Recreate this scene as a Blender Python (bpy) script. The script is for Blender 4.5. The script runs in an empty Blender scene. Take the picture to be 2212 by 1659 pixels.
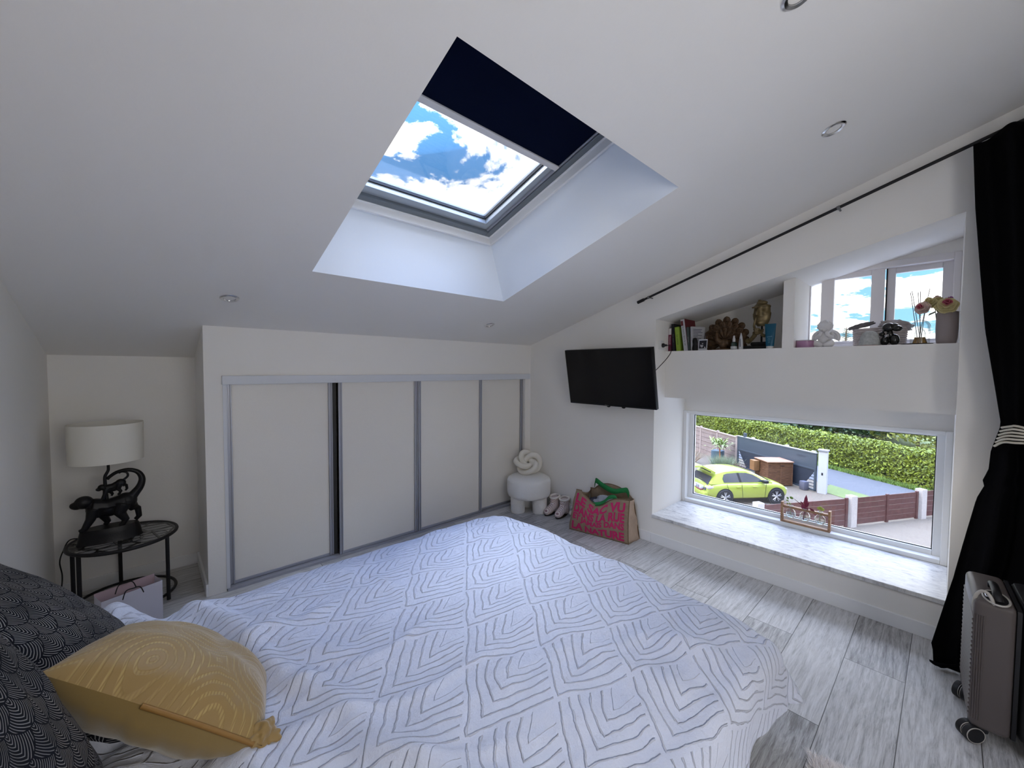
import bpy, bmesh, math, random
import numpy as np
from mathutils import Vector, Matrix, Euler, Quaternion
PI = math.pi
scene = bpy.context.scene
# ------------------------------------------------------------------ camera
cam_d = bpy.data.cameras.new('camera')
cam = bpy.data.objects.new('camera', cam_d)
scene.collection.objects.link(cam)
cam_d.sensor_fit = 'HORIZONTAL'
cam_d.sensor_width = 36.0
cam_d.lens = 36.0 * 861.0 / 2212.0
cam_d.clip_start = 0.02
cam_d.clip_end = 400
cam.matrix_world = Matrix(((0.7388, 0.0215, -0.6736, -3.314),
                           (-0.6739, 0.0330, -0.7380, -3.3103),
                           (0.0064, 0.9992, 0.0389, 1.55),
                           (0, 0, 0, 1)))
scene.camera = cam
# ------------------------------------------------------------------ view
scene.view_settings.view_transform = 'Standard'
scene.view_settings.look = 'None'
scene.view_settings.gamma = 1.0
scene.view_settings.use_curve_mapping = False
scene.view_settings.exposure = 1.33
scene.cycles.max_bounces = 14
scene.cycles.diffuse_bounces = 8
scene.cycles.glossy_bounces = 4
scene.cycles.transmission_bounces = 8
scene.cycles.transparent_max_bounces = 24
scene.cycles.sample_clamp_indirect = 6.0
scene.cycles.caustics_reflective = False
scene.cycles.caustics_refractive = False
scene.cycles.use_denoising = True
try:
    scene.cycles.denoiser = 'OPENIMAGEDENOISE'
except Exception:
    pass
# ------------------------------------------------------------------ sky
world = bpy.data.worlds.new('sky')
scene.world = world
world.use_nodes = True
wn, wl = world.node_tree.nodes, world.node_tree.links
wn.clear()
SKY_STRENGTH = 1.0
def wnode(t, **k):
    n = wn.new(t)
    for a, b in k.items():
        setattr(n, a, b)
    return n
tc = wnode('ShaderNodeTexCoord')
sep = wnode('ShaderNodeSeparateXYZ')
wl.new(tc.outputs['Generated'], sep.inputs[0])
def wmath(op, a, b=None, clamp=False):
    n = wnode('ShaderNodeMath', operation=op, use_clamp=clamp)
    for i, v in enumerate((a, b)):
        if v is None:
            continue
        if isinstance(v, (int, float)):
            n.inputs[i].default_value = v
        else:
            wl.new(v, n.inputs[i])
    return n.outputs[0]
zc = wmath('MAXIMUM', sep.outputs['Z'], 0.0)
zz = wmath('ADD', zc, 0.16)
px = wmath('DIVIDE', sep.outputs['X'], zz)
py = wmath('DIVIDE', sep.outputs['Y'], zz)
cmb = wnode('ShaderNodeCombineXYZ')
wl.new(px, cmb.inputs[0]); wl.new(py, cmb.inputs[1])
mp = wnode('ShaderNodeMapping')
mp.inputs['Location'].default_value = (3.0, 2.6, 0.4)
wl.new(cmb.outputs[0], mp.inputs[0])
n1 = wnode('ShaderNodeTexNoise')
n1.inputs['Scale'].default_value = 2.3
n1.inputs['Detail'].default_value = 13
n1.inputs['Roughness'].default_value = 0.62
n1.inputs['Distortion'].default_value = 0.25
wl.new(mp.outputs[0], n1.inputs['Vector'])
cov = wnode('ShaderNodeValToRGB')
cov.color_ramp.elements[0].position = 0.455
cov.color_ramp.elements[0].color = (0, 0, 0, 1)
cov.color_ramp.elements[1].position = 0.505
cov.color_ramp.elements[1].color = (1, 1, 1, 1)
wl.new(n1.outputs['Fac'], cov.inputs[0])
n2 = wnode('ShaderNodeTexNoise')
n2.inputs['Scale'].default_value = 3.4
n2.inputs['Detail'].default_value = 5
wl.new(mp.outputs[0], n2.inputs['Vector'])
ccol = wnode('ShaderNodeValToRGB')
ccol.color_ramp.elements[0].position = 0.30
ccol.color_ramp.elements[0].color = (0.165, 0.165, 0.18, 1)
ccol.color_ramp.elements[1].position = 0.50
ccol.color_ramp.elements[1].color = (.50, .488, .475, 1)
wl.new(n2.outputs['Fac'], ccol.inputs[0])
mixc = wnode('ShaderNodeMix', data_type='RGBA')
wl.new(cov.outputs[0], mixc.inputs['Factor'])
skyc = wnode('ShaderNodeMix', data_type='RGBA')
wl.new(wmath('MULTIPLY', zc, 3.2, True), skyc.inputs['Factor'])
skyc.inputs['A'].default_value = (.078, .160, .200, 1)
skyc.inputs['B'].default_value = (.028, .078, .165, 1)
wl.new(skyc.outputs['Result'], mixc.inputs['A'])
wl.new(ccol.outputs[0], mixc.inputs['B'])
# overcast sky: brighter towards the zenith, with the veiled sun high behind the clouds
elev = wmath('ADD', wmath('MULTIPLY', wmath('POWER', zc, 4.0), 24.0), 2.1)
# unseen bright sky lobe added on the window side to light the recess
dt = wnode('ShaderNodeVectorMath', operation='DOT_PRODUCT')
wl.new(tc.outputs['Generated'], dt.inputs[0]); dt.inputs[1].default_value = Vector((.80, -.12, .60)).normalized()
lobe = wmath('POWER', wmath('MAXIMUM', dt.outputs['Value'], 0.0), 14.0)
elev = wmath('ADD', elev, wmath('MULTIPLY', lobe, 5.5))
bg = wnode('ShaderNodeBackground')
# the air overhead is bluer than the haze near the horizon
mixb = wnode('ShaderNodeMix', data_type='RGBA', blend_type='MULTIPLY')
wl.new(wmath('MULTIPLY', wmath('SUBTRACT', zc, 0.45), 3.0, True), mixb.inputs['Factor'])
wl.new(mixc.outputs['Result'], mixb.inputs['A'])
mixb.inputs['B'].default_value = (.70, .86, 1.22, 1)
wl.new(mixb.outputs['Result'], bg.inputs['Color'])
wl.new(wmath('MULTIPLY', elev, SKY_STRENGTH), bg.inputs['Strength'])
wo = wnode('ShaderNodeOutputWorld')
wl.new(bg.outputs[0], wo.inputs[0])
world.cycles.sampling_method = 'MANUAL'
world.cycles.sample_map_resolution = 512
# ------------------------------------------------------------------ daylight outside (veiled sun from behind the house)
sun_d = bpy.data.lights.new('sun', 'SUN')
sun_d.energy = 0.6
sun_d.angle = math.radians(12)
sun_d.color = (1.0, 0.95, 0.86)
sun = bpy.data.objects.new('sun', sun_d)
scene.collection.objects.link(sun)
sun.rotation_euler = Vector((0.62, -0.62, -0.62)).to_track_quat('-Z', 'Y').to_euler()
# added fill lamp, standing outside an invented opening in the wall behind
def fill_area(name, loc, aim, sx, sy, power, col):
    d = bpy.data.lights.new(name, 'AREA'); d.shape = 'RECTANGLE'; d.size = sx; d.size_y = sy; d.energy = power; d.color = col
    o = bpy.data.objects.new(name, d); scene.collection.objects.link(o)
    o.location = loc; o.rotation_euler = Vector(aim).to_track_quat('-Z', 'Z').to_euler()
    return o
fill_area('fill_behind', (-2.75, -4.75, 1.55), (0.0, 1, .05), 1.2, 1.5, 7.0, (1.0, .93, .85))
# ------------------------------------------------------------------ helpers
rnd = random.Random(7)
def link(o):
    scene.collection.objects.link(o)
    return o
def V(*a):
    return Vector(a)
def frame_from(n, up=(0, 0, 1)):
    n = Vector(n).normalized()
    u = Vector(up)
    if abs(n.dot(u)) > .98:
        u = Vector((1, 0, 0))
    x = u.cross(n).normalized()
    y = n.cross(x)
    return x, y, n
class MB:
    def __init__(s):
        s.v = []; s.f = []; s.mi = []; s.uv = None; s.m = 0
    def add(s, vs, fs, M=None):
        o = len(s.v)
        if M is not None:
            vs = [M @ Vector(p) for p in vs]
        s.v += [tuple(p) for p in vs]
        s.f += [tuple(i + o for i in f) for f in fs]
        s.mi += [s.m] * len(fs)
        return s
    def box(s, x0, x1, y0, y1, z0, z1, M=None):
        vs = [(x, y, z) for x in (x0, x1) for y in (y0, y1) for z in (z0, z1)]
        return s.add(vs, [(0, 1, 3, 2), (4, 6, 7, 5), (0, 4, 5, 1), (2, 3, 7, 6), (0, 2, 6, 4), (1, 5, 7, 3)], M)
    def rbox(s, x0, x1, y0, y1, z0, z1, r=.01, seg=2, M=None):
        bm = bmesh.new()
        bmesh.ops.create_cube(bm, size=1)
        for v in bm.verts:
            v.co = Vector(((x0 + x1) / 2 + v.co.x * (x1 - x0), (y0 + y1) / 2 + v.co.y * (y1 - y0), (z0 + z1) / 2 + v.co.z * (z1 - z0)))
        bmesh.ops.bevel(bm, geom=list(bm.edges), offset=r, segments=seg, affect='EDGES', profile=.5)
        bm.verts.index_update()
        s.add([v.co.copy() for v in bm.verts], [[v.index for v in f.verts] for f in bm.faces], M)
        bm.free()
        return s
    def prism(s, poly, a, b, axis=0, M=None):
        # poly: list of 2D points in the two other axes (cyclic order), extruded from a to b along axis
        n = len(poly)
        def P(p, t):
            q = [p[0], p[1]]
            q.insert(axis, t)
            return tuple(q)
        vs = [P(p, a) for p in poly] + [P(p, b) for p in poly]
        fs = [tuple(range(n))[::-1], tuple(range(n, 2 * n))]
        fs += [(i, (i + 1) % n, (i + 1) % n + n, i + n) for i in range(n)]
        return s.add(vs, fs, M)
    def rings(s, rings, closed_u=True, caps=True, loop=False, M=None):
        n = len(rings[0]); m = len(rings)
        vs = [p for r in rings for p in r]
        fs = []
        for i in range(m if loop else m - 1):
            j = (i + 1) % m
            for k in range(n if closed_u else n - 1):
                l = (k + 1) % n
                fs.append((i * n + k, i * n + l, j * n + l, j * n + k))
        if caps and closed_u and not loop:
            fs.append(tuple(range(n))[::-1])
            fs.append(tuple((m - 1) * n + k for k in range(n)))
        return s.add(vs, fs, M)
    def tube(s, pts, r, n=12, caps=True, loop=False, M=None, flat=1.0, up=None):
        pts = [Vector(p) for p in pts]
        m = len(pts)
        rr = r if isinstance(r, (list, tuple)) else [r] * m
        T = []
        for i in range(m):
            if loop:
                t = pts[(i + 1) % m] - pts[i - 1]
            else:
                t = pts[min(i + 1, m - 1)] - pts[max(i - 1, 0)]
            T.append(t.normalized() if t.length > 1e-9 else Vector((0, 0, 1)))
        x, y, _ = frame_from(T[0], up or (0, 0, 1))
        R = []
        X = []
        for i in range(m):
            if up is not None:
                x, y, _ = frame_from(T[i], up)
            elif i:
                q = T[i - 1].rotation_difference(T[i])
                x = q @ x
            x = (x - T[i] * x.dot(T[i])).normalized()
            X.append(x.copy())
        tw = 0
        if loop:
            q = T[-1].rotation_difference(T[0])
            xe = q @ X[-1]
            xe = (xe - T[0] * xe.dot(T[0])).normalized()
            tw = math.atan2(xe.cross(X[0]).dot(T[0]), xe.dot(X[0]))
        for i in range(m):
            x = X[i]
            if loop:
                x = Quaternion(T[i], tw * i / m) @ x
            y = T[i].cross(x)
            R.append([pts[i] + (x * math.cos(2 * PI * k / n) * flat + y * math.sin(2 * PI * k / n)) * rr[i] for k in range(n)])
        return s.rings(R, True, caps, loop, M)
    def lathe(s, prof, c=(0, 0, 0), n=32, caps=True, M=None, sx=1, sy=1):
        R = [[(c[0] + r * math.cos(2 * PI * k / n) * sx, c[1] + r * math.sin(2 * PI * k / n) * sy, c[2] + z) for k in range(n)] for r, z in prof]
        return s.rings(R, True, caps, False, M)
    def ell(s, c, r, rot=None, nu=20, nv=12, M=None):
        if isinstance(r, (int, float)):
            r = (r, r, r)
        Rm = Euler(rot).to_matrix() if rot else Matrix.Identity(3)
        R = []
        for j in range(nv + 1):
            t = PI * j / nv
            e = max(math.sin(t), 1e-4)
            R.append([Vector(c) + Rm @ Vector((r[0] * e * math.cos(2 * PI * k / nu), r[1] * e * math.sin(2 * PI * k / nu), -r[2] * math.cos(t))) for k in range(nu)])
        return s.rings(R, True, True, False, M)
    def grid(s, fn, nu, nv, u0=0, u1=1, v0=0, v1=1, M=None):
        vs = [fn(u0 + (u1 - u0) * i / nu, v0 + (v1 - v0) * j / nv) for j in range(nv + 1) for i in range(nu + 1)]
        fs = [(j * (nu + 1) + i, j * (nu + 1) + i + 1, (j + 1) * (nu + 1) + i + 1, (j + 1) * (nu + 1) + i) for j in range(nv) for i in range(nu)]
        return s.add(vs, fs, M)
    def build(s, name, mat, parent=None, smooth=None, bevel=0, solid=0, remesh=0, sub=0, off=None, sm_iter=0, label=None):
        me = bpy.data.meshes.new(name)
        vs = s.v
        if off is not None:
            o = Vector(off)
            vs = [(p[0] - o.x, p[1] - o.y, p[2] - o.z) for p in vs]
        me.from_pydata(vs, [], s.f)
        mats = mat if isinstance(mat, (list, tuple)) else [mat]
        for m in mats:
            me.materials.append(m)
        if len(mats) > 1:
            me.polygons.foreach_set('material_index', s.mi)
        if s.uv is not None:
            uvl = me.uv_layers.new(name='UVMap')
            idx = np.empty(len(me.loops), dtype=np.int32)
            me.loops.foreach_get('vertex_index', idx)
            uvl.data.foreach_set('uv', np.asarray(s.uv, dtype=np.float32)[idx].ravel())
        me.validate(clean_customdata=False)
        bm = bmesh.new(); bm.from_mesh(me)
        bmesh.ops.recalc_face_normals(bm, faces=bm.faces)
        bm.to_mesh(me); bm.free()
        if smooth:
            me.shade_smooth()
            if smooth < 179:
                me.set_sharp_from_angle(angle=math.radians(smooth))
        o = bpy.data.objects.new(name, me)
        link(o)
        if parent is not None:
            o.parent = parent
        if bevel:
            b = o.modifiers.new('bevel', 'BEVEL'); b.width = bevel; b.segments = 2; b.limit_method = 'ANGLE'; b.angle_limit = math.radians(40)
        if solid:
            b = o.modifiers.new('solid', 'SOLIDIFY'); b.thickness = solid; b.offset = 0
        if remesh:
            b = o.modifiers.new('remesh', 'REMESH'); b.mode = 'VOXEL'; b.voxel_size = remesh; b.use_smooth_shade = True
            if sm_iter:
                c = o.modifiers.new('smooth', 'SMOOTH'); c.iterations = sm_iter; c.factor = .5
        if sub:
            b = o.modifiers.new('sub', 'SUBSURF'); b.levels = sub; b.render_levels = sub
        if label:
            o['label'] = label
        return o
def tag(o, label, cat, group=None, kind=None):
    o['label'] = label
    o['category'] = cat
    if group: o['group'] = group
    if kind: o['kind'] = kind
    return o
def thing(name, label, cat, loc=(0, 0, 0), rot=(0, 0, 0), group=None):
    o = bpy.data.objects.new(name, None)
    o.empty_display_size = .05
    o.location = loc
    o.rotation_euler = rot
    link(o)
    return tag(o, label, cat, group)
def struct(o):
    o['kind'] = 'structure'
    return o
def sempty(name):
    o = bpy.data.objects.new(name, None)
    o.empty_display_size = .05
    link(o)
    return struct(o)
# ---- materials
MATS = {}
def mat(name, col, rough=.6, metal=0.0, nscale=0, namt=0.0, bscale=0, bump=0.0, bdist=.01, spec=.35, coat=0, sheen=0, trans=0, ior=1.45, emit=None):
    if name in MATS:
        return MATS[name]
    m = bpy.data.materials.new(name)
    m.use_nodes = True
    nt = m.node_tree; N = nt.nodes; L = nt.links
    b = N['Principled BSDF']
    b.inputs['Base Color'].default_value = (*col, 1)
    b.inputs['Roughness'].default_value = rough
    b.inputs['Metallic'].default_value = metal
    b.inputs['Specular IOR Level'].default_value = spec
    b.inputs['Coat Weight'].default_value = coat
    b.inputs['Sheen Weight'].default_value = sheen
    b.inputs['Transmission Weight'].default_value = trans
    b.inputs['IOR'].default_value = ior
    t = N.new('ShaderNodeTexCoord')
    if namt:
        n = N.new('ShaderNodeTexNoise'); n.inputs['Scale'].default_value = nscale; n.inputs['Detail'].default_value = 4
        L.new(t.outputs['Object'], n.inputs['Vector'])
        r = N.new('ShaderNodeValToRGB')
        r.color_ramp.elements[0].position = .3; r.color_ramp.elements[1].position = .7
        r.color_ramp.elements[0].color = (*[max(0, c * (1 - namt)) for c in col], 1)
        r.color_ramp.elements[1].color = (*[min(1, c * (1 + namt)) for c in col], 1)
        L.new(n.outputs['Fac'], r.inputs[0]); L.new(r.outputs[0], b.inputs['Base Color'])
    if bump:
        n = N.new('ShaderNodeTexNoise'); n.inputs['Scale'].default_value = bscale; n.inputs['Detail'].default_value = 5
        L.new(t.outputs['Object'], n.inputs['Vector'])
        p = N.new('ShaderNodeBump'); p.inputs['Strength'].default_value = bump; p.inputs['Distance'].default_value = bdist
        L.new(n.outputs['Fac'], p.inputs['Height']); L.new(p.outputs[0], b.inputs['Normal'])
    MATS[name] = m
    return m
class NG:
    """small node-graph writer"""
    def __init__(s, name, rough=.6):
        s.m = bpy.data.materials.new(name); s.m.use_nodes = True
        s.N = s.m.node_tree.nodes; s.L = s.m.node_tree.links
        s.b = s.N['Principled BSDF']; s.b.inputs['Roughness'].default_value = rough
        s.tc = s.N.new('ShaderNodeTexCoord')
        MATS[name] = s.m
    def n(s, t, ins=None, **k):
        x = s.N.new(t)
        for a, b in k.items():
            setattr(x, a, b)
        for a, b in (ins or {}).items():
            s.put(b, x.inputs[a])
        return x
    def put(s, v, inp):
        if isinstance(v, bpy.types.NodeSocket):
            s.L.new(v, inp)
        else:
            inp.default_value = v
    def math(s, op, a, b=0.0, c=None, clamp=False):
        x = s.N.new('ShaderNodeMath'); x.operation = op; x.use_clamp = clamp
        s.put(a, x.inputs[0]); s.put(b, x.inputs[1])
        if c is not None:
            s.put(c, x.inputs[2])
        return x.outputs[0]
    def mix(s, f, a, b):
        x = s.N.new('ShaderNodeMix'); x.data_type = 'RGBA'
        s.put(f, x.inputs['Factor'])
        s.put((*a, 1) if isinstance(a, tuple) and len(a) == 3 else a, x.inputs['A'])
        s.put((*b, 1) if isinstance(b, tuple) and len(b) == 3 else b, x.inputs['B'])
        return x.outputs['Result']
    def ramp(s, f, pts):
        x = s.N.new('ShaderNodeValToRGB')
        while len(x.color_ramp.elements) < len(pts):
            x.color_ramp.elements.new(.5)
        for e, (p, c) in zip(x.color_ramp.elements, pts):
            e.position = p
            e.color = (*c, 1) if len(c) == 3 else c
        s.L.new(f, x.inputs[0])
        return x.outputs[0]
    def noise(s, vec, scale, detail=4, rough=.5, dist=0):
        x = s.n('ShaderNodeTexNoise', {'Scale': scale, 'Detail': detail, 'Roughness': rough, 'Distortion': dist})
        s.L.new(vec, x.inputs['Vector'])
        return x.outputs['Fac']
    def mapping(s, vec, scale=(1, 1, 1), rot=(0, 0, 0), loc=(0, 0, 0)):
        x = s.n('ShaderNodeMapping', {'Scale': scale, 'Rotation': rot, 'Location': loc})
        s.L.new(vec, x.inputs['Vector'])
        return x.outputs[0]
    def bump(s, h, strength=.5, dist=.01, nrm=None):
        x = s.n('ShaderNodeBump', {'Strength': strength, 'Distance': dist, 'Height': h})
        if nrm is not None:
            s.L.new(nrm, x.inputs['Normal'])
        s.L.new(x.outputs[0], s.b.inputs['Normal'])
        return x.outputs[0]
    def sep(s, vec):
        x = s.N.new('ShaderNodeSeparateXYZ'); s.L.new(vec, x.inputs[0])
        return x.outputs
    def comb(s, a, b, c=0.0):
        x = s.N.new('ShaderNodeCombineXYZ')
        s.put(a, x.inputs[0]); s.put(b, x.inputs[1]); s.put(c, x.inputs[2])
        return x.outputs[0]
def glass_mat(name, tint=(1, 1, 1), refl=.06):
    m = bpy.data.materials.new(name); m.use_nodes = True
    N = m.node_tree.nodes; L = m.node_tree.links
    N.clear()
    t = N.new('ShaderNodeBsdfTransparent'); t.inputs[0].default_value = (*tint, 1)
    g = N.new('ShaderNodeBsdfGlossy'); g.inputs['Roughness'].default_value = .02
    f = N.new('ShaderNodeLayerWeight'); f.inputs['Blend'].default_value = .25
    mu = N.new('ShaderNodeMath'); mu.operation = 'MULTIPLY_ADD'; mu.inputs[1].default_value = .5; mu.inputs[2].default_value = refl * .5
    L.new(f.outputs['Fresnel'], mu.inputs[0])
    x = N.new('ShaderNodeMixShader'); L.new(mu.outputs[0], x.inputs[0])
    L.new(t.outputs[0], x.inputs[1]); L.new(g.outputs[0], x.inputs[2])
    o = N.new('ShaderNodeOutputMaterial'); L.new(x.outputs[0], o.inputs[0])
    MATS[name] = m
    return m
def text_mesh(s, size, ext=.0, bold=0.0, align='CENTER'):
    c = bpy.data.curves.new('lettering', 'FONT')
    c.body = s; c.size = size; c.extrude = ext; c.offset = bold; c.align_x = align; c.align_y = 'CENTER'
    c.resolution_u = 3
    o = bpy.data.objects.new('lettering', c)
    link(o)
    dg = bpy.context.evaluated_depsgraph_get()
    me = bpy.data.meshes.new_from_object(o.evaluated_get(dg))
    bpy.data.objects.remove(o)
    vs = [v.co.copy() for v in me.vertices]; fs = [list(p.vertices) for p in me.polygons]
    bpy.data.meshes.remove(me)
    return vs, fs
# ================================================================== ROOM SHELL
SL = 0.3075; Z0 = 1.82                                   # roof slope and its height over the wardrobe wall
def zc_(y): return Z0 - SL * y
YB, XL, YN = 0.65, -3.80, -4.60                           # alcove back, left wall, wall behind the photographer
g = NG('wall_paint', .75)
no = g.noise(g.tc.outputs['Object'], 60, 3)
g.b.inputs['Base Color'].default_value = (.82, .80, .765, 1)
g.bump(no, .12, .004)
WALL = g.m
TRIMW = mat('white_trim', (.82, .82, .82), .45)
# floor of grey wood planks running along x
g = NG('grey_planks', .42)
ob = g.tc.outputs['Object']
sx, sy, sz = g.sep(ob)
PW = .237
yy = g.math('DIVIDE', g.math('ADD', sy, 10.0 * PW + 3.215 - 3 * PW), PW)
row = g.math('FLOOR', yy)
fy = g.math('FRACT', yy)
xo = g.math('ADD', sx, g.math('MULTIPLY', row, .617))
xx = g.math('DIVIDE', g.math('ADD', xo, 20.0), 1.25)
fx = g.math('FRACT', xx)
pid = g.math('ADD', g.math('MULTIPLY', row, 7.13), g.math('MULTIPLY', g.math('FLOOR', xx), 3.71))
wn_ = g.n('ShaderNodeTexWhiteNoise', noise_dimensions='1D'); g.put(pid, wn_.inputs['W'])
rv = wn_.outputs['Value']
ey = g.math('MINIMUM', fy, g.math('SUBTRACT', 1.0, fy))
ex = g.math('MULTIPLY', g.math('MINIMUM', fx, g.math('SUBTRACT', 1.0, fx)), 1.25 / PW)
edge = g.math('MINIMUM', ey, ex)
seam = g.math('LESS_THAN', edge, .007)
gv = g.comb(g.math('MULTIPLY', g.math('ADD', sx, g.math('MULTIPLY', pid, 1.7)), .9), g.math('ADD', g.math('MULTIPLY', sy, 9.0), pid), 0.0)
gr1 = g.noise(gv, 2.0, 9, .70, 2.6)
gv2 = g.comb(g.math('MULTIPLY', sx, 4.0), g.math('ADD', g.math('MULTIPLY', sy, 60.0), pid), 0.0)
gr2 = g.noise(gv2, 3.0, 6, .7, .6)
wv = g.n('ShaderNodeTexWave', {'Scale': 1.1, 'Distortion': 9.0, 'Detail': 3.0, 'Detail Scale': .8}, wave_type='BANDS', bands_direction='Y')
g.L.new(gv, wv.inputs['Vector'])
gr = g.math('ADD', g.math('MULTIPLY', gr1, .55), g.math('ADD', g.math('MULTIPLY', gr2, .42), g.math('MULTIPLY', wv.outputs['Fac'], .05)))
gr = g.math('ADD', gr, g.math('MULTIPLY', g.math('SUBTRACT', rv, .5), .12))
c = g.ramp(gr, [(.36, (.19, .18, .17)), (.455, (.36, .35, .34)), (.55, (.52, .51, .50)), (.68, (.66, .65, .64))])
g.put(g.mix(seam, c, (.07, .065, .06)), g.b.inputs['Base Color'])
g.bump(g.math('SUBTRACT', gr, g.math('MULTIPLY', seam, 1.5)), .25, .004)
struct(MB().box(XL - .1, .1, YN - .1, YB + .1, -.12, 0).build('floor', g.m))
# ceiling slab with the skylight opening
HX0, HX1, HY0, HY1 = -2.62, -1.19, -2.30, -.875           # opening at the ceiling
th = math.atan(SL); RN = V(0, math.sin(th), math.cos(th)); RS = V(0, -math.cos(th), math.sin(th))
SKX0, SKX1, SKYB, SKYT = -2.52, -1.38, -.93, -2.08        # opening at the window frame
SKD = .40
def roofpt(x, y, d):
    # point at ceiling (x, y) raised d along the roof normal
    return Vector((x, y, zc_(y))) + RN * d
def skin(y, d):   # point on the plane parallel to the ceiling at distance d having that y
    z = Z0 + (d / math.cos(th)) - SL * y
    return z
XR_, YF_ = .72, YB + .12
mb = MB()
cs = [(XL - .12, YF_), (.0, YF_), (.0, YN - .12), (XL - .12, YN - .12)]
hs = [(HX0, HY1), (HX1, HY1), (HX1, HY0), (HX0, HY0)]
lo = [(x, y, zc_(y)) for x, y in cs] + [(x, y, zc_(y)) for x, y in hs]
fs = [(0, 1, 5, 4), (1, 2, 6, 5), (2, 3, 7, 6), (3, 0, 4, 7)]
mb.add(lo, fs)
csx = [(XL - .12, YF_), (XR_, YF_), (XR_, YN - .12), (XL - .12, YN - .12)]
hi_h = [(SKX0, SKYB), (SKX1, SKYB), (SKX1, SKYT), (SKX0, SKYT)]
hi = [(x, y, skin(y, .5)) for x, y in csx] + [(x, y, skin(y, .5)) for x, y in hi_h]
mb.add(hi, fs)
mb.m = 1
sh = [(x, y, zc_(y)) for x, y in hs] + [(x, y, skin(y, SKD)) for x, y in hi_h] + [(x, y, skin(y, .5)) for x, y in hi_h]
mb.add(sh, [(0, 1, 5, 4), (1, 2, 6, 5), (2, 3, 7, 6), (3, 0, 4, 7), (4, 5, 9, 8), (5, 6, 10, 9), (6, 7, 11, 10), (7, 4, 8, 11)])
# outer rim of the slab
mb.m = 0
rim = [(x, y, zc_(y)) for x, y in csx] + [(x, y, skin(y, .5)) for x, y in csx]
mb.add(rim, [(0, 1, 5, 4), (1, 2, 6, 5), (2, 3, 7, 6), (3, 0, 4, 7)])
struct(mb.build('ceiling', [mat('ceiling_paint', (.82, .80, .77), .8, bscale=50, bump=.1, bdist=.004), mat('shaft_sky_tint', (.84, .89, .95), .6, bscale=50, bump=.1, bdist=.004)]))  # shaft faces tinted blue to stand for the sky light on them
# skylight window (everything follows the roof plane: x, s along the slope, d along the normal)
Msk = Matrix((( 1, 0, 0, 0), (0, RS.y, RN.y, 0), (0, RS.z, RN.z, Z0), (0, 0, 0, 1)))
def s_of(y, d):   # slope coordinate for a given world y at depth d
    return (y - RN.y * d) / RS.y
s0, s1 = s_of(SKYB, SKD), s_of(SKYT, SKD)
X0, X1 = SKX0, SKX1
win = sempty('window_3')
def ring_(mb, x0, x1, a0, a1, d0, d1, w, M=Msk):
    mb.box(x0, x0 + w, a0, a1, d0, d1, M); mb.box(x1 - w, x1, a0, a1, d0, d1, M)
    mb.box(x0 + w, x1 - w, a0, a0 + w, d0, d1, M); mb.box(x0 + w, x1 - w, a1 - w, a1, d0, d1, M)
VG = mat('skylight_frame_grey', (.20, .225, .25), .35, metal=.35)
VL = mat('skylight_sash_grey', (.42, .46, .50), .35, metal=.3)
mb = MB(); ring_(mb, X0 - .004, X1 + .004, s0 - .004, s1 + .004, SKD - .055, SKD + .005, .018)
ring_(mb, X0 - .004, X1 + .004, s0 - .004, s1 + .004, SKD - .005, SKD + .03, .03)
mb.build('lining_trim', TRIMW, win, bevel=.003)
mb = MB(); ring_(mb, X0 + .022, X1 - .022, s0 + .022, s1 - .022, SKD + .0, SKD + .085, .045); mb.build('window_frame', VG, win, bevel=.003)
mb = MB(); ring_(mb, X0 + .067, X1 - .067, s0 + .067, s1 - .067, SKD + .02, SKD + .10, .060); mb.build('sash', VL, win, bevel=.003)
mb = MB(); ring_(mb, X0 + .127, X1 - .127, s0 + .127, s1 - .127, SKD + .055, SKD + .075, .008); mb.build('gasket', mat('black_rubber', (.015, .015, .017), .6), win)
mb = MB().box(X0 + .12, X1 - .12, s0 + .12, s1 - .12, SKD + .064, SKD + .070, Msk)
mb.build('pane', glass_mat('window_glass'), win)
for x in (X0 + .07, X1 - .082):
    MB().box(x, x + .012, s0 + .07, s1 - .07, SKD + .008, SKD + .026, Msk).build('blind_rail', mat('aluminium', (.42, .43, .48), .45, metal=.5), win, bevel=.002)
bl = thing('skylight_blind', 'dark navy blackout roller blind pulled over the upper half of the skylight', 'blind')
sb = s_of(-1.675, SKD + .03)
MB().box(X0 + .078, X1 - .078, sb, s1 - .05, SKD + .014, SKD + .018, Msk).build('blind_fabric', mat('navy_blackout', (.003, .006, .020), .9, spec=.05), bl)
MB().box(X0 + .074, X1 - .074, sb - .032, sb + .004, SKD + .004, SKD + .026, Msk).build('bottom_bar', mat('blind_bar_white', (.72, .70, .70), .4), bl, bevel=.004, label='pale grey bottom bar')
MB().box(X0 + .06, X1 - .06, s1 - .09, s1 - .03, SKD - .02, SKD + .035, Msk).build('cassette', mat('blind_bar_white', (0, 0, 0)), bl, bevel=.004)
# wall_back: knee wall with the wardrobe opening, wall_alcove behind the lamp
mb = MB()
mb.box(-3.045, -2.945, 0, YB + .02, 0, zc_(0) + .01)
mb.box(-2.945, -.0, 0, .11, 1.487, zc_(0) + .01)
mb.box(-.085, 0, 0, .11, 0, 1.487)
mb.box(-2.945, 0, .62, .72, 0, 1.70)
struct(mb.build('wall_back', WALL))
struct(MB().box(XL - .1, -2.94, YB, YB + .1, 0, 1.72).build('wall_alcove', WALL))
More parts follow.
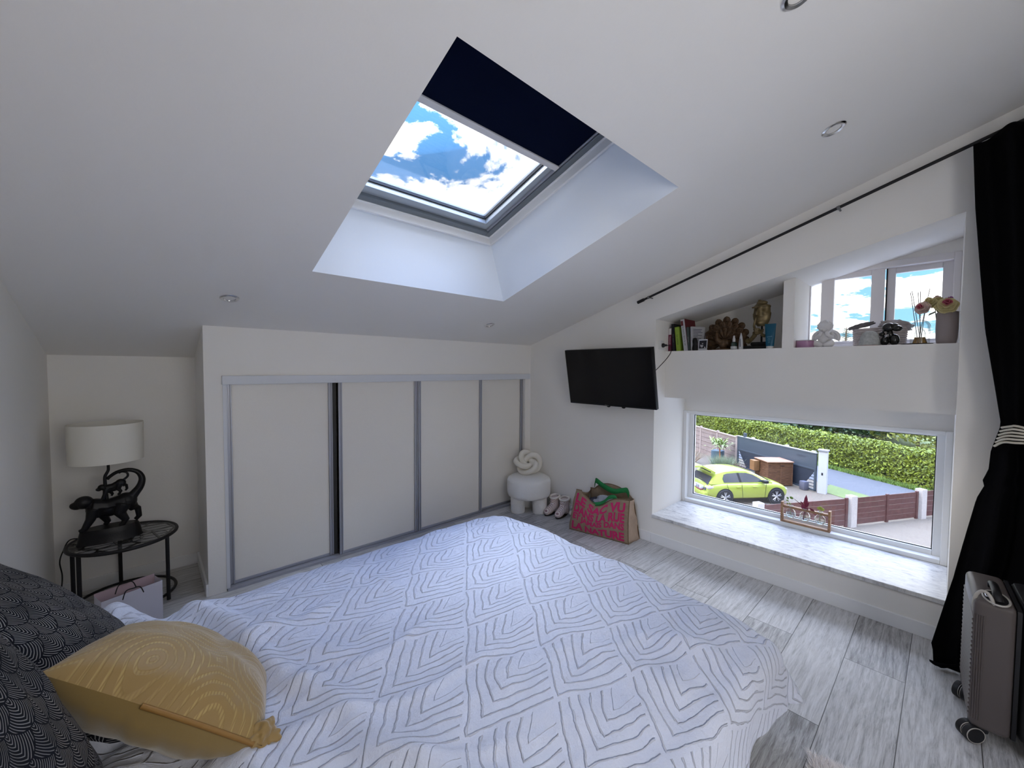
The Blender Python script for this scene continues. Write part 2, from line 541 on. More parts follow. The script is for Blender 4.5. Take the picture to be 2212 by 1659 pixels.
# wall_left and the wall behind
struct(MB().prism([(YF_, 0), (YF_, 1.66), (YN - .1, zc_(YN) + .05), (YN - .1, 0)], XL - .1, XL, 0).build('wall_left', WALL))
mb = MB(); mb.box(XL - .1, -3.3, YN - .1, YN, 0, zc_(YN) + .1); mb.box(-2.1, .7, YN - .1, YN, 0, zc_(YN) + .1)
mb.box(-3.3, -2.1, YN - .1, YN, 0, .80); mb.box(-3.3, -2.1, YN - .1, YN, 2.30, zc_(YN) + .1)  # opening added so the fill lamp can shine in
struct(mb.build('wall_front', WALL))
# wall_right (gable, x=0) with a 0.62 m deep recess holding both windows
RY0, RY1, RT = -1.555, -3.345, .62
def rtop(y): return 1.990 + .2415 * (RY0 - y)
mb = MB()
top = lambda y: zc_(y) + .25
OX = .70
mb.prism([(YF_, 0), (YF_, top(YF_)), (RY0, top(RY0)), (RY0, 0)], 0, OX, 0)
mb.prism([(RY1, 0), (RY1, top(RY1)), (YN - .1, top(YN)), (YN - .1, 0)], 0, OX, 0)
mb.prism([(RY0, rtop(RY0)), (RY0, top(RY0)), (RY1, top(RY1)), (RY1, rtop(RY1))], 0, OX, 0)
mb.box(0, OX, RY1, RY0, 0, .225)
mb.box(RT, OX, RY1, RY0, 1.13, 1.735)
mb.box(RT, OX, -2.515, RY0, 1.735, 2.6)
mb.box(RT, OX, RY1, -2.515, 2.325, 2.6)
struct(mb.build('wall_right', WALL))
# the marbled sill board
g = NG('marbled_sill', .35)
v = g.mapping(g.tc.outputs['Object'], (9, 3.2, 1), (0, 0, .5))
a = g.noise(v, 3, 10, .75, 1.2)
c = g.ramp(a, [(.36, (.36, .36, .38)), (.44, (.58, .58, .59)), (.53, (.70, .70, .70)), (.66, (.80, .80, .80))])
g.put(c, g.b.inputs['Base Color'])
struct(MB().box(-.012, RT, RY1 - .0, RY0 + .0, .225, .252).build('window_sill', g.m, bevel=.003))
# plastered ledge and divider
struct(MB().box(.19, RT, RY1, RY0, 1.294, 1.716).build('trim_1', WALL))
struct(MB().prism([(-2.462, 1.716), (-2.462, rtop(-2.46)), (-2.535, rtop(-2.535)), (-2.535, 1.716)], .185, RT, 0).build('trim_2', WALL))
# skirting boards
mb = MB()
mb.box(-.014, 0, RY0 - .0, -.02, 0, .085); mb.box(-.014, 0, YN, RY0, 0, .085)
struct(mb.build('baseboard_right', TRIMW, bevel=.003))
mb = MB(); mb.box(XL, -3.045, YB - .014, YB, 0, .085); mb.box(-3.059, -3.045, 0, YB, 0, .085)
struct(mb.build('baseboard_alcove', TRIMW, bevel=.003))
struct(MB().box(XL, XL + .014, YN, YB, 0, .085).build('baseboard_left', TRIMW, bevel=.003))
# lower window: one fixed pane
WF = mat('window_white', (.80, .80, .79), .35)
GL = MATS['window_glass']
w1 = sempty('window_1')
def wring(mb, y0, y1, z0, z1, x0, x1, w, wb=None, wt=None):
    wb = w if wb is None else wb; wt = w if wt is None else wt
    mb.box(x0, x1, y0, y0 + w, z0, z1); mb.box(x0, x1, y1 - w, y1, z0, z1)
    mb.box(x0, x1, y0 + w, y1 - w, z0, z0 + wb); mb.box(x0, x1, y0 + w, y1 - w, z1 - wt, z1)
mb = MB(); wring(mb, RY1, RY0, .252, 1.15, RT - .04, RT + .08, .035, .032, .025); mb.build('window_frame', WF, w1, bevel=.004)
mb = MB(); wring(mb, RY1 + .03, RY0 - .03, .278, 1.128, RT + .028, RT + .085, .045, .04, .0205); mb.build('sash', WF, w1, bevel=.004)
mb = MB(); wring(mb, RY1 + .072, RY0 - .072, .315, 1.110, RT + .045, RT + .056, .008); mb.build('gasket', MATS['black_rubber'], w1)
MB().box(RT + .050, RT + .056, RY1 + .07, RY0 - .07, .31, 1.115).build('pane', GL, w1)
# upper window: three lights
w2 = sempty('window_2')
WP = mat('window_pinkish', (.74, .71, .71), .4)
mb = MB(); wring(mb, RY1, -2.50, 1.716, 2.335, RT - .01, RT + .08, .035, .035, .045); mb.build('window_frame', WP, w2, bevel=.004)
def sash(y0, y1, x, w0, w1_, n='sash'):
    mb = MB()
    mb.box(x, x + .035, y1 - w1_, y1, 1.745, 2.295); mb.box(x, x + .035, y0, y0 + w0, 1.745, 2.295)
    mb.box(x, x + .035, y0 + w0, y1 - w1_, 1.745, 1.775); mb.box(x, x + .035, y0 + w0, y1 - w1_, 2.252, 2.295)
    s_ = mb.build(n, WP, w2, bevel=.003)
    MB().box(x + .014, x + .020, y0 + w0 - .004, y1 - w1_ + .004, 1.772, 2.256).build('pane', GL, s_)
    return s_
sash(-2.975, -2.53, RT + .01, .072, .012)
st = MB().box(RT + .0, RT + .04, -2.69, -2.61, 1.745, 2.295).build('mullion', WP, w2, bevel=.003)
mb = MB().rbox(RT - .006, RT + .001, -2.662, -2.640, 1.80, 1.90, .003)
hd = mb.build('lock_plate', mat('lock_white', (.85, .84, .84), .3), st)
mb = MB()
for z in (1.82, 1.85, 1.88): mb.ell((RT - .006, -2.651, z), (.003, .005, .004), nu=10, nv=6)
mb.build('lock_slot', mat('dark_slot', (.05, .05, .05), .5), hd)
sash(-3.345, -2.985, RT + .05, .085, .045)
MB().box(RT + .04, RT + .05, -2.988, -2.980, 1.745, 2.295).build('gasket', MATS['black_rubber'], w2)
# wardrobe: four sliding doors
ALU = MATS['aluminium']; DW = mat('door_board', (.80, .77, .72), .30, nscale=300, namt=.02)
RAILW = mat('rail_paint', (.66, .68, .72), .4)
wd = thing('built_in_wardrobe', 'white wardrobe with four sliding doors and silver edge strips under the sloping ceiling', 'wardrobe', (-1.5, 0, 0))
of = wd.location
MB().box(-2.95, -.03, -.03, .09, 1.428, 1.489).build('top_rail', RAILW, wd, bevel=.004, off=of)
MB().box(-2.94, -.08, -.012, .085, 0, .018).build('bottom_track', ALU, wd, off=of)
MB().box(-2.945, -2.925, -.006, .085, .018, 1.43).build('side_jamb', RAILW, wd, off=of)
for x0, x1, y in ((-2.922, -2.222, .045), (-2.188, -1.478, .008), (-1.472, -.722, .008), (-.722, -.092, .05)):
    d = MB().box(x0, x1, y, y + .012, .03, 1.432).build('sliding_door', DW, wd, off=of)
    mb = MB()
    for x in (x0, x1 - .03):
        mb.box(x, x + .009, y - .014, y + .014, .02, 1.43); mb.box(x + .021, x + .03, y - .014, y + .014, .02, 1.43); mb.box(x, x + .03, y - .006, y + .014, .02, 1.43)
    mb.box(x0 + .03, x1 - .03, y - .006, y + .013, .02, .04)
    mb.build('edge_profile', ALU, d, off=of, bevel=.002)
MB().box(-2.222, -2.190, .04, .06, .02, 1.43).build('gap_shade', mat('dark_slot', (0, 0, 0)), wd, off=of, label='dark strip for shade between the doors')  # dark strip fills the door gap in place of its shade
# recessed ceiling spots
SPM = mat('spot_chrome', (.75, .75, .76), .22, metal=1.0); SPW = mat('spot_lens', (.55, .55, .56), .25)
SPD = mat('spot_dark', (.03, .03, .035), .3)
def spot(x, y, label):
    t = thing('ceiling_spotlight', label, 'ceiling light', (x, y, zc_(y)), (PI - th, 0, 0), 'recessed spots in the sloping ceiling')
    MB().lathe([(.030, -.002), (.032, .004), (.042, .007), (.049, .003), (.050, -.001)], n=40, caps=False).build('trim_ring', SPM, t, smooth=40)
    MB().lathe([(.031, .002), (.030, -.010), (.024, -.016)], n=40, caps=False).build('inner_ring', SPD, t, smooth=40)
    MB().lathe([(.0005, .0), (.020, -.001), (.024, -.006), (.024, -.012)], n=32).build('lamp_lens', SPW, t, smooth=40)
spot(-2.95, -.436, 'round chrome ceiling spot above the wardrobe end beside the alcove')
spot(-.971, -.427, 'round chrome ceiling spot above the knot cushion corner of the wardrobe')
spot(-.855, -2.898, 'round chrome ceiling spot above the curtain rod and window wall')
spot(-1.783, -2.955, 'round chrome ceiling spot cut by the top edge, high beyond the skylight')
# ================================================================== BED
BX0, BX1, BYN, BYF, BZ = -3.74, -1.565, -2.85, -1.22, .56    # mattress top rectangle
bed = thing('double_bed', 'wide low double bed on black legs hidden under the white tufted coverlet', 'bed', (-2.7, -2.08, 0))
bo = bed.location
BLK = mat('black_metal', (.012, .012, .014), .45)
MB().rbox(BX0, BX1 + .0, BYN + .03, BYF - .03, .20, .30, .02).build('bed_base', mat('dark_bed_fabric', (.03, .03, .035), .9), bed, smooth=40, off=bo)
MB().rbox(BX0 + .01, BX1 - .03, BYN + .04, BYF - .04, .30, .53, .05, 3).build('mattress', mat('mattress_white', (.75, .75, .75), .9), bed, smooth=40, off=bo)
for x in (BX0 + .15, BX1 - .15):
    for y in (BYN + .15, BYF - .15):
        MB().lathe([(.018, 0), (.03, .20)], (x, y, 0), 16).build('leg', BLK, bed, smooth=40, off=bo)
# coverlet: one cloth sheet unfolded in (a, b), draped over the mattress
def smooth01(t):
    t = min(max(t, 0), 1)
    return t * t * (3 - 2 * t)
def ridge(x, y, x0, y0, x1, y1, w, h, taper=.25):
    dx, dy = x1 - x0, y1 - y0
    L = math.hypot(dx, dy)
    t = ((x - x0) * dx + (y - y0) * dy) / (L * L)
    d = ((x - x0) * -dy + (y - y0) * dx) / L + .02 * math.sin(t * 7 + x0 * 9)
    k = smooth01((t + taper) / (2 * taper)) * smooth01((1 + taper - t) / (2 * taper))
    return h * k * math.exp(-(d / w) ** 2)
from mathutils import noise as mn
RIDGES = [(-3.24, -1.20, -2.95, -2.10, .045, .040), (-2.97, -2.10, -2.72, -2.85, .05, .028), (-3.42, -1.15, -3.25, -1.75, .05, .045), (-3.55, -1.2, -3.45, -1.9, .04, .04),
          (-3.10, -1.5, -2.84, -2.0, .05, .018), (-3.33, -1.55, -3.10, -2.35, .04, .030), (-2.6, -2.0, -2.45, -2.6, .09, .014),
          (-2.25, -2.3, -2.12, -2.9, .06, .016), (-1.95, -2.6, -1.85, -2.95, .05, .02), (-1.62, -1.5, -1.66, -2.3, .06, .010),
          (-2.9, -2.35, -2.55, -2.95, .05, .02), (-3.05, -2.05, -2.45, -2.00, .022, .009), (-3.05, -2.20, -2.50, -2.32, .022, .011), (-3.05, -2.30, -2.62, -2.62, .022, .010), (-3.2, -1.75, -2.75, -1.62, .022, .010), (-3.3, -1.4, -2.9, -1.35, .02, .010), (-2.7, -1.3, -2.5, -1.75, .02, .007), (-2.35, -2.45, -1.9, -2.62, .02, .006), (-2.0, -1.35, -1.75, -2.1, .12, .012), (-1.75, -1.3, -1.9, -1.9, .04, .008)]
def top_z(x, y):
    hd = smooth01((-2.75 - x) / .7)
    z = BZ
    z += .020 * mn.noise((x * 1.4, y * 1.4, 3.1)) * (1 + 1.2 * hd)
    z += .014 * mn.noise((x * 4.1, y * 3.4, 7.7)) * (1 + 2.8 * hd)
    z += .007 * mn.noise((x * 10, y * 9, 1.7)) * (1 + 2.5 * hd)
    z += .0035 * (1 - 2 * abs(mn.noise((x * 13 + y * 5, y * 16 - x * 4, 4.7)))) * (1 + 2.2 * hd)
    for r in RIDGES:
        z += ridge(x, y, *r)
    # the quilt below makes the middle of the bed swell
    z += .02 * math.cos((y - (BYN + BYF) / 2) * 1.7)
    # rise of the bunched blanket by the head end on the far side
    z += .07 * math.exp(-((x + 3.44) / .12) ** 2 - ((y + 1.16) / .16) ** 2)
    z -= .035 * math.exp(-((x + 3.27) / .06) ** 2 - ((y + 1.15) / .20) ** 2)
    z -= .03 * smooth01((x + 1.9) / .35) * smooth01((-2.2 - y) / .6)
    return z
OV = .25; OVB = .255
LA, LB = BX1 - BX0, BYF - BYN
rE = .075
def cover(a, b):
    # a: 0..LA on top then overhang at the foot; b: -OVB..LB+OVB across
    oa = max(0.0, a - LA)
    ob = -min(0.0, b) if b < 0 else max(0.0, b - LB)
    sgn = -1 if b < 0 else 1
    x = BX0 + min(a, LA); y = BYN + min(max(b, 0), LB)
    L = math.hypot(oa, ob)
    if L < 1e-6:
        e = 1.0
        # gently rounded shoulder before the edge
        da = LA - a; db = min(b, LB - b)
        z = top_z(x, y) - .022 * math.exp(-(max(da, 0) / .07) ** 2) - .022 * math.exp(-(max(db, 0) / .07) ** 2)
        return (x, y, z)
    ux, uy = oa / L, sgn * ob / L
    L = max(oa, ob) * (1 + .3 * ux * ux * uy * uy)
    z0 = top_z(x, y) - .022 * (1 if oa > 0 or abs(a - LA) < 1e-3 else math.exp(-((LA - a) / .07) ** 2)) - .022 * (1 if ob > 0 else math.exp(-(min(b, LB - b) / .07) ** 2))
    t = min(L / rE, PI / 2)
    out = rE * math.sin(t); dn = rE * (1 - math.cos(t))
    rest = max(0.0, L - rE * PI / 2)
    corner = 4 * ux * ux * uy * uy
    fl = .10 + .42 * corner
    # hanging folds, along the edge
    s_ = (y * 1.0 if oa > ob else x * 1.0) * 1.0
    ang = math.atan2(uy, ux)
    wv = math.sin(s_ * 15 + 1.3) * .6 + math.sin(s_ * 27 + .4) * .3 + math.sin(ang * 9) * corner * .9
    k = smooth01(rest / .22)
    out += rest * fl + k * .024 * wv
    dn += rest * math.sqrt(max(0, 1 - fl * fl)) * (.97)
    return (x + ux * out, y + uy * out, z0 - dn)
NA, NB = 300, 270
mb = MB()
uvs = []
for j in range(NB + 1):
    b = -OVB + (LB + 2 * OVB) * j / NB
    for i in range(NA + 1):
        a = .04 + (LA + OV - .04) * i / NA
        # ragged hem
        aa = a; bb = b
        if i > NA - 3: aa += .006 * mn.noise((a * 30, b * 40, 0))
        mb.v.append(cover(aa, bb)); uvs.append((a, b))
for j in range(NB):
    for i in range(NA):
        p = j * (NA + 1) + i
        mb.f.append((p, p + 1, p + NA + 2, p + NA + 1)); mb.mi.append(0)
mb.uv = uvs
# tufted leaf-like pattern: rotated tiles of nested bent lines
g = NG('tufted_cotton', .95)
g.b.inputs['Sheen Weight'].default_value = .25
g.b.inputs['Base Color'].default_value = (.61, .64, .74, 1)
uvn = g.n('ShaderNodeUVMap'); uvn.uv_map = 'UVMap'
dn_ = g.n('ShaderNodeTexNoise', {'Scale': 7.0, 'Detail': 2.0}); g.L.new(uvn.outputs[0], dn_.inputs['Vector'])
vm = g.n('ShaderNodeVectorMath', operation='MULTIPLY_ADD'); g.L.new(dn_.outputs['Color'], vm.inputs[0]); vm.inputs[1].default_value = (.045, .045, 0); g.L.new(uvn.outputs[0], vm.inputs[2])
P = g.sep(vm.outputs[0])
E1 = Vector((.257, -.084)); E2 = Vector((-.137, -.190))
# solve (a,b) = u*E1 + v*E2
det = E1.x * E2.y - E1.y * E2.x
ax, bx_ = P[0], P[1]
def lin(cx, cy, c0): return g.math('ADD', g.math('ADD', g.math('MULTIPLY', ax, cx), g.math('MULTIPLY', bx_, cy)), c0)
# origin node measured at (-1.83, -2.558)
oa_, ob_ = -1.83 - BX0 + .02, -2.558 - BYN + .02
ux_, uy_ = E2.y / det, -E2.x / det
vx_, vy_ = -E1.y / det, E1.x / det
U = lin(ux_, uy_, 20 - (ux_ * oa_ + uy_ * ob_)); W = lin(vx_, vy_, 20 - (vx_ * oa_ + vy_ * ob_))
fu = g.math('FRACT', U); fw = g.math('FRACT', W)
A = g.math('SUBTRACT', 1.0, fu); B = fw
m_ = g.math('MAXIMUM', A, B); o_ = g.math('MINIMUM', A, B)
# arms swell between the pinched nodes
bow = g.math('MULTIPLY', g.math('SINE', g.math('MULTIPLY', o_, 3.6)), g.math('MULTIPLY', g.math('SUBTRACT', 1.0, m_), .16))
mm = g.math('SUBTRACT', m_, bow)
lines = g.math('ABSOLUTE', g.math('SUBTRACT', g.math('FRACT', g.math('MULTIPLY', mm, 7.0)), .5))   # 0 at line centre
fz = g.noise(uvn.outputs[0], 260, 3, .7)
fz2 = g.noise(uvn.outputs[0], 55, 3, .6)
lw = g.math('ADD', lines, g.math('MULTIPLY', g.math('SUBTRACT', fz2, .5), .22))
tuft = g.n('ShaderNodeMapRange', {'Value': lw, 'From Min': .0, 'From Max': .12, 'To Min': 1.0, 'To Max': 0.0}, interpolation_type='SMOOTHSTEP').outputs[0]
inside = g.math('GREATER_THAN', mm, .22)
tuft = g.math('MULTIPLY', tuft, inside)
h = g.math('ADD', g.math('MULTIPLY', tuft, g.math('ADD', .75, g.math('MULTIPLY', fz, .5))), g.math('ADD', g.math('MULTIPLY', fz, .10), g.math('MULTIPLY', g.noise(uvn.outputs[0], 26, 6, .65), 1.1)))
g.bump(h, .9, .007)
cv = mb.build('tufted_coverlet', g.m, smooth=179)
tag(cv, 'white cotton coverlet with rows of fringed curved lines spread over the bed', 'bedspread')
# pillows
def pillow(mb, w, h, t, M, corner=.06, nu=40, wr=.0, seed=0, dome=1.0):
    for sgn in (1, -1):
        def fn(u, v):
            k = 1 - corner * (1 - (abs(u) ** 2.2)) * 0
            pu = 1 - corner * (1 - v * v) if False else 1 - corner * (1 - abs(v) ** 2) * .9
            pv = 1 - corner * (1 - abs(u) ** 2) * .9
            e = max(0, (1 - abs(u) ** 2.6)) ** .55 * max(0, (1 - abs(v) ** 2.6)) ** .55
            z = sgn * t / 2 * e * dome
            z += wr * mn.noise((u * 3 + seed, v * 3, sgn * 3.0)) * min(1, e * 2)
            return M @ Vector((u * w / 2 * pu, v * h / 2 * pv, z))
        mb.grid(fn, nu, nu, -1, 1, -1, 1)
        mb.uv = (mb.uv or []) + [((-1 + 2 * i / nu) * w / 2, (-1 + 2 * j / nu) * h / 2) for j in range(nu + 1) for i in range(nu + 1)]
    return mb
def basis(c, ex, ey):
    ex = Vector(ex).normalized(); ez = ex.cross(Vector(ey)).normalized(); ey = ez.cross(ex)
    return Matrix(((ex.x, ey.x, ez.x, c[0]), (ex.y, ey.y, ez.y, c[1]), (ex.z, ey.z, ez.z, c[2]), (0, 0, 0, 1)))
# silver scallops on near-black fabric
def scallop(name, sc, rot):
    g = NG(name, .5)
    uvn = g.n('ShaderNodeUVMap'); uvn.uv_map = 'UVMap'
    v = g.mapping(uvn.outputs[0], (1 / sc, .80 / sc, 1), (0, 0, rot), (10, 10, 0))
    P = g.sep(v)
    best = None
    # three overlapping rows of fans: keep the one lowest in the stack
    y2 = g.math('MULTIPLY', P[1], 4.0)
    dd = None
    val = None
    for k in (0, 1, 2):
        r_ = g.math('SUBTRACT', g.math('FLOOR', y2), float(-k))
        off = g.math('MULTIPLY', g.math('MODULO', r_, 2.0), .5)
        fx_ = g.math('SUBTRACT', g.math('FRACT', g.math('ADD', P[0], off)), .5)
        fy_ = g.math('SUBTRACT', P[1], g.math('MULTIPLY', r_, .25))
        ax_ = g.math('ABSOLUTE', fx_)
        dist = g.math('SQRT', g.math('ADD', g.math('MULTIPLY', ax_, ax_), g.math('MULTIPLY', fy_, fy_)))
        chev = g.math('ADD', dist, g.math('MULTIPLY', ax_, .45))
        ins = g.math('LESS_THAN', dist, .505)
        val = chev if val is None else g.math('ADD', g.math('MULTIPLY', ins, chev), g.math('MULTIPLY', g.math('SUBTRACT', 1.0, ins), val))
        dd = dist if dd is None else g.math('ADD', g.math('MULTIPLY', ins, dist), g.math('MULTIPLY', g.math('SUBTRACT', 1.0, ins), dd))
    ln = g.math('FRACT', g.math('MULTIPLY', val, 17.0))
    li = g.n('ShaderNodeMapRange', {'Value': g.math('ABSOLUTE', g.math('SUBTRACT', ln, .5)), 'From Min': .12, 'From Max': .18, 'To Min': 1.0, 'To Max': 0.0}).outputs[0]
    li = g.math('MULTIPLY', li, g.math('LESS_THAN', dd, .48))
    uneven = g.ramp(g.noise(uvn.outputs[0], 9, 3), [(.30, (.35, .35, .35)), (.55, (1, 1, 1))])  # silver lines vary in strength at random
    li = g.math('MULTIPLY', li, uneven)
    g.put(g.mix(li, (.006, .007, .012), (.30, .295, .29)), g.b.inputs['Base Color'])
    g.b.inputs['Specular IOR Level'].default_value = .12
    g.put(g.math('MULTIPLY', li, .6), g.b.inputs['Metallic'])
    g.put(g.math('SUBTRACT', .85, g.math('MULTIPLY', li, .5)), g.b.inputs['Roughness'])
    return g.m
SC = scallop('silver_scallops', .105, 0.0)
def pillow_thing(label, c, ex, ey, w, h, t, m, group=None, seed=0, corner=.06):
    M = basis(c, ex, ey)
    mb = pillow(MB(), w, h, t, M, corner=corner, wr=.012, seed=seed)
    o = mb.build('cushion', m, smooth=179)
    tag(o, label, 'cushion', group)
    return o
PG = 'black cushions with silver fan pattern'
pillow_thing('black cushion with silver fans leaning on the wall beyond the mustard cushion', (-3.54, -1.66, .775), (-.10, 1, -.02), (-.50, 0, .62), .60, .62, .20, SC, PG, 1)
pillow_thing('black cushion with silver fans, the one cut by the lower left picture corner', (-3.55, -2.32, .845), (.12, 1, 0), (-.30, 0, .80), .60, .60, .20, SC, PG, 5)
# mustard cushion
g = NG('mustard_velvet', .55)
uvn = g.n('ShaderNodeUVMap'); uvn.uv_map = 'UVMap'
P = g.sep(uvn.outputs[0])
vv = g.n('ShaderNodeTexVoronoi', {'Scale': 5.2, 'Randomness': 0.0}); vv.feature = 'F1'
g.L.new(g.mapping(uvn.outputs[0], (1, 1, 1), (0, 0, .4)), vv.inputs['Vector'])
ring = g.math('FRACT', g.math('MULTIPLY', vv.outputs['Distance'], 11.0))
rl = g.n('ShaderNodeMapRange', {'Value': g.math('ABSOLUTE', g.math('SUBTRACT', ring, .5)), 'From Min': .10, 'From Max': .20, 'To Min': 1.0, 'To Max': 0.0}).outputs[0]
st_ = g.math('GREATER_THAN', g.math('SINE', g.math('MULTIPLY', g.math('ADD', P[0], g.math('MULTIPLY', P[1], .35)), 900.0)), -.2)
geo = g.n('ShaderNodeTexCoord')
li = g.math('MULTIPLY', g.math('MULTIPLY', rl, st_), g.ramp(g.noise(uvn.outputs[0], 6, 2), [(.40, (.25, .25, .25)), (.62, (1, 1, 1))]))
g.put(g.mix(li, (.26, .160, .042), (.44, .32, .12)), g.b.inputs['Base Color'])
g.put(g.math('MULTIPLY', li, .6), g.b.inputs['Metallic'])
g.b.inputs['Sheen Weight'].default_value = .4
g.bump(g.math('ADD', g.math('MULTIPLY', rl, .15), g.noise(uvn.outputs[0], 12, 4)), .5, .008)
MU = g.m
MUP = mat('mustard_plain', (.25, .165, .05), .6, bscale=14, bump=.5, bdist=.006, sheen=.4)
A_ = Vector((-3.495, -2.02, .885)); B_ = Vector((-3.135, -2.20, .625)); Mid = (A_ + B_) / 2
wdir = Vector((.10, .93, -.28))
ex = (B_ - A_).normalized(); wdir = (wdir - ex * wdir.dot(ex)).normalized()
c = Mid + wdir * .235
mc = thing('cushion', 'mustard yellow velvet cushion with a zip along its seam', 'cushion', c)
M = basis(c, ex, wdir)
mb = MB()
NU = 44
for sgn, mi in ((1, 0), (-1, 1)):
    mb.m = mi
    def fn(u, v):
        pu = 1 - .05 * (1 - v * v); pv = 1 - .05 * (1 - u * u)
        e = max(0, 1 - abs(u) ** 2.4) ** .5 * max(0, 1 - abs(v) ** 2.4) ** .5
        z = sgn * .118 * e + .010 * mn.noise((u * 3, v * 3, sgn * 2.0)) * min(1, e * 2)
        # pulled creases running in from the seam
        z += sgn * .0022 * math.sin(u * 34 + 2 * math.sin(v * 3)) * math.exp(-((1 + v) / .35) ** 2) * min(1, e * 3)
        return M @ Vector((u * .25 * pu, v * .235 * pv, z))
    mb.grid(fn, NU, NU, -1, 1, -1, 1)
    mb.uv = (mb.uv or []) + [((-1 + 2 * i / NU) * .23, (-1 + 2 * j / NU) * .22) for j in range(NU + 1) for i in range(NU + 1)]
mb.build('cover', [MU, MUP], mc, smooth=179, off=c)
mb = MB()
pts = [M @ Vector((u * .25 * (1 - .0), -.235 * (1 - .05 * (1 - u * u)) - .002, -.001)) for u in np.linspace(-.15, .92, 30)]
mb.tube(pts, .006, 8, flat=1.0)
mb.build('zip', mat('zip_brown', (.25, .13, .03), .5), mc, smooth=60, off=c)
# ruffled corner tip at B
mb = MB()
cp = M @ Vector((.238, -.205, .012))
mb.ell(cp, (.034, .022, .028), (0, .4, .6), 36, 24); mb.ell(cp + Vector((.020, -.004, -.018)), (.020, .016, .014), (.3, .2, 0), 30, 18)
mb.v = [tuple(Vector(p) + (Vector(p) - cp) * (.55 * mn.noise(Vector(p) * 42) + .25 * mn.noise(Vector(p) * 90))) for p in mb.v]
mb.build('corner_tuft', MU, mc, smooth=179, off=c, label='bunched corner of the cover')
# ================================================================== SIDE TABLE AND LAMP
def catmull(c, n=8):
    c = [Vector(p) for p in c]; out = []
    for i in range(len(c) - 1):
        p0, p1, p2, p3 = c[max(i - 1, 0)], c[i], c[i + 1], c[min(i + 2, len(c) - 1)]
        for k in range(n):
            t = k / n
            out.append(.5 * ((2 * p1) + (p2 - p0) * t + (2 * p0 - 5 * p1 + 4 * p2 - p3) * t * t + (3 * p1 - p0 - 3 * p2 + p3) * t ** 3))
    out.append(c[-1])
    return out
TX, TY, TR, TZ = -3.45, .30, .26, .44
tb = thing('side_table', 'round black metal side table with patterned glass top in the alcove', 'side table', (TX, TY, 0))
mb = MB()
mb.tube([(TR * math.cos(t), TR * math.sin(t), TZ - .012) for t in np.linspace(0, 2 * PI, 64, endpoint=False)], .011, 10, loop=True)
mb.build('rim', BLK, tb, smooth=60)
mb = MB()
mb.tube([((TR - .012) * math.cos(t), (TR - .012) * math.sin(t), .035) for t in np.linspace(0, 2 * PI, 64, endpoint=False)], .009, 8, loop=True)
mb.build('lower_ring', BLK, tb, smooth=60)
for k, t in enumerate((math.radians(-38), math.radians(75), math.radians(-138), math.radians(160))):
    if k == 1: t = math.radians(98)
    MB().tube([(TR * math.cos(t), TR * math.sin(t), TZ - .01), (TR * math.cos(t), TR * math.sin(t), 0)], .011, 10).build('leg', BLK, tb, smooth=60)
g = NG('leaf_glass', .12)
ob = g.tc.outputs['Object']
vn = g.n('ShaderNodeTexVoronoi', {'Scale': 7.0}, feature='DISTANCE_TO_EDGE'); g.L.new(ob, vn.inputs['Vector'])
lnm = g.math('LESS_THAN', vn.outputs['Distance'], .035)
g.put(g.mix(lnm, (.10, .11, .12), (.01, .01, .01)), g.b.inputs['Base Color'])
tr = g.N.new('ShaderNodeBsdfTransparent'); mx = g.N.new('ShaderNodeMixShader')
g.put(g.math('MAXIMUM', g.math('MULTIPLY', lnm, .9), .30), mx.inputs[0])
g.L.new(tr.outputs[0], mx.inputs[1]); g.L.new(g.b.outputs[0], mx.inputs[2])
g.L.new(mx.outputs[0], g.N['Material Output'].inputs[0])
MB().lathe([(.0005, TZ - .012), (TR - .006, TZ - .012), (TR - .006, TZ - .006), (.0005, TZ - .006)], n=64, caps=False).build('glass_top', g.m, tb, smooth=30)
mb = MB()
for k in range(-4, 5):
    w = math.sqrt(max(0, TR ** 2 - (k * .055) ** 2))
    mb.tube([(-w, k * .055, TZ - .019), (w, k * .055, TZ - .019)], .0018, 6)
for cx_ in (-.12, .02, .14):
    mb.tube([(cx_ + .07 * math.cos(t), .06 * math.sin(t) - .05, TZ - .019) for t in np.linspace(0, 2 * PI, 24, endpoint=False)], .0018, 6, loop=True)
mb.build('wire_pattern', BLK, tb, smooth=60)
# lamp. silhouette drawn in local x (to the window side) and z, standing on the glass
lx, ly = -3.52, .30
BR = mat('lamp_black', (.008, .008, .010), .38, bscale=120, bump=.4, bdist=.002)
lp = thing('table_lamp', 'table lamp with beige drum shade on a black walking monkey figure', 'lamp', (lx, ly, TZ - .006))
mb = MB()
def L_(x, z, y=0.0): return (x - lx, y, z - TZ + .006)
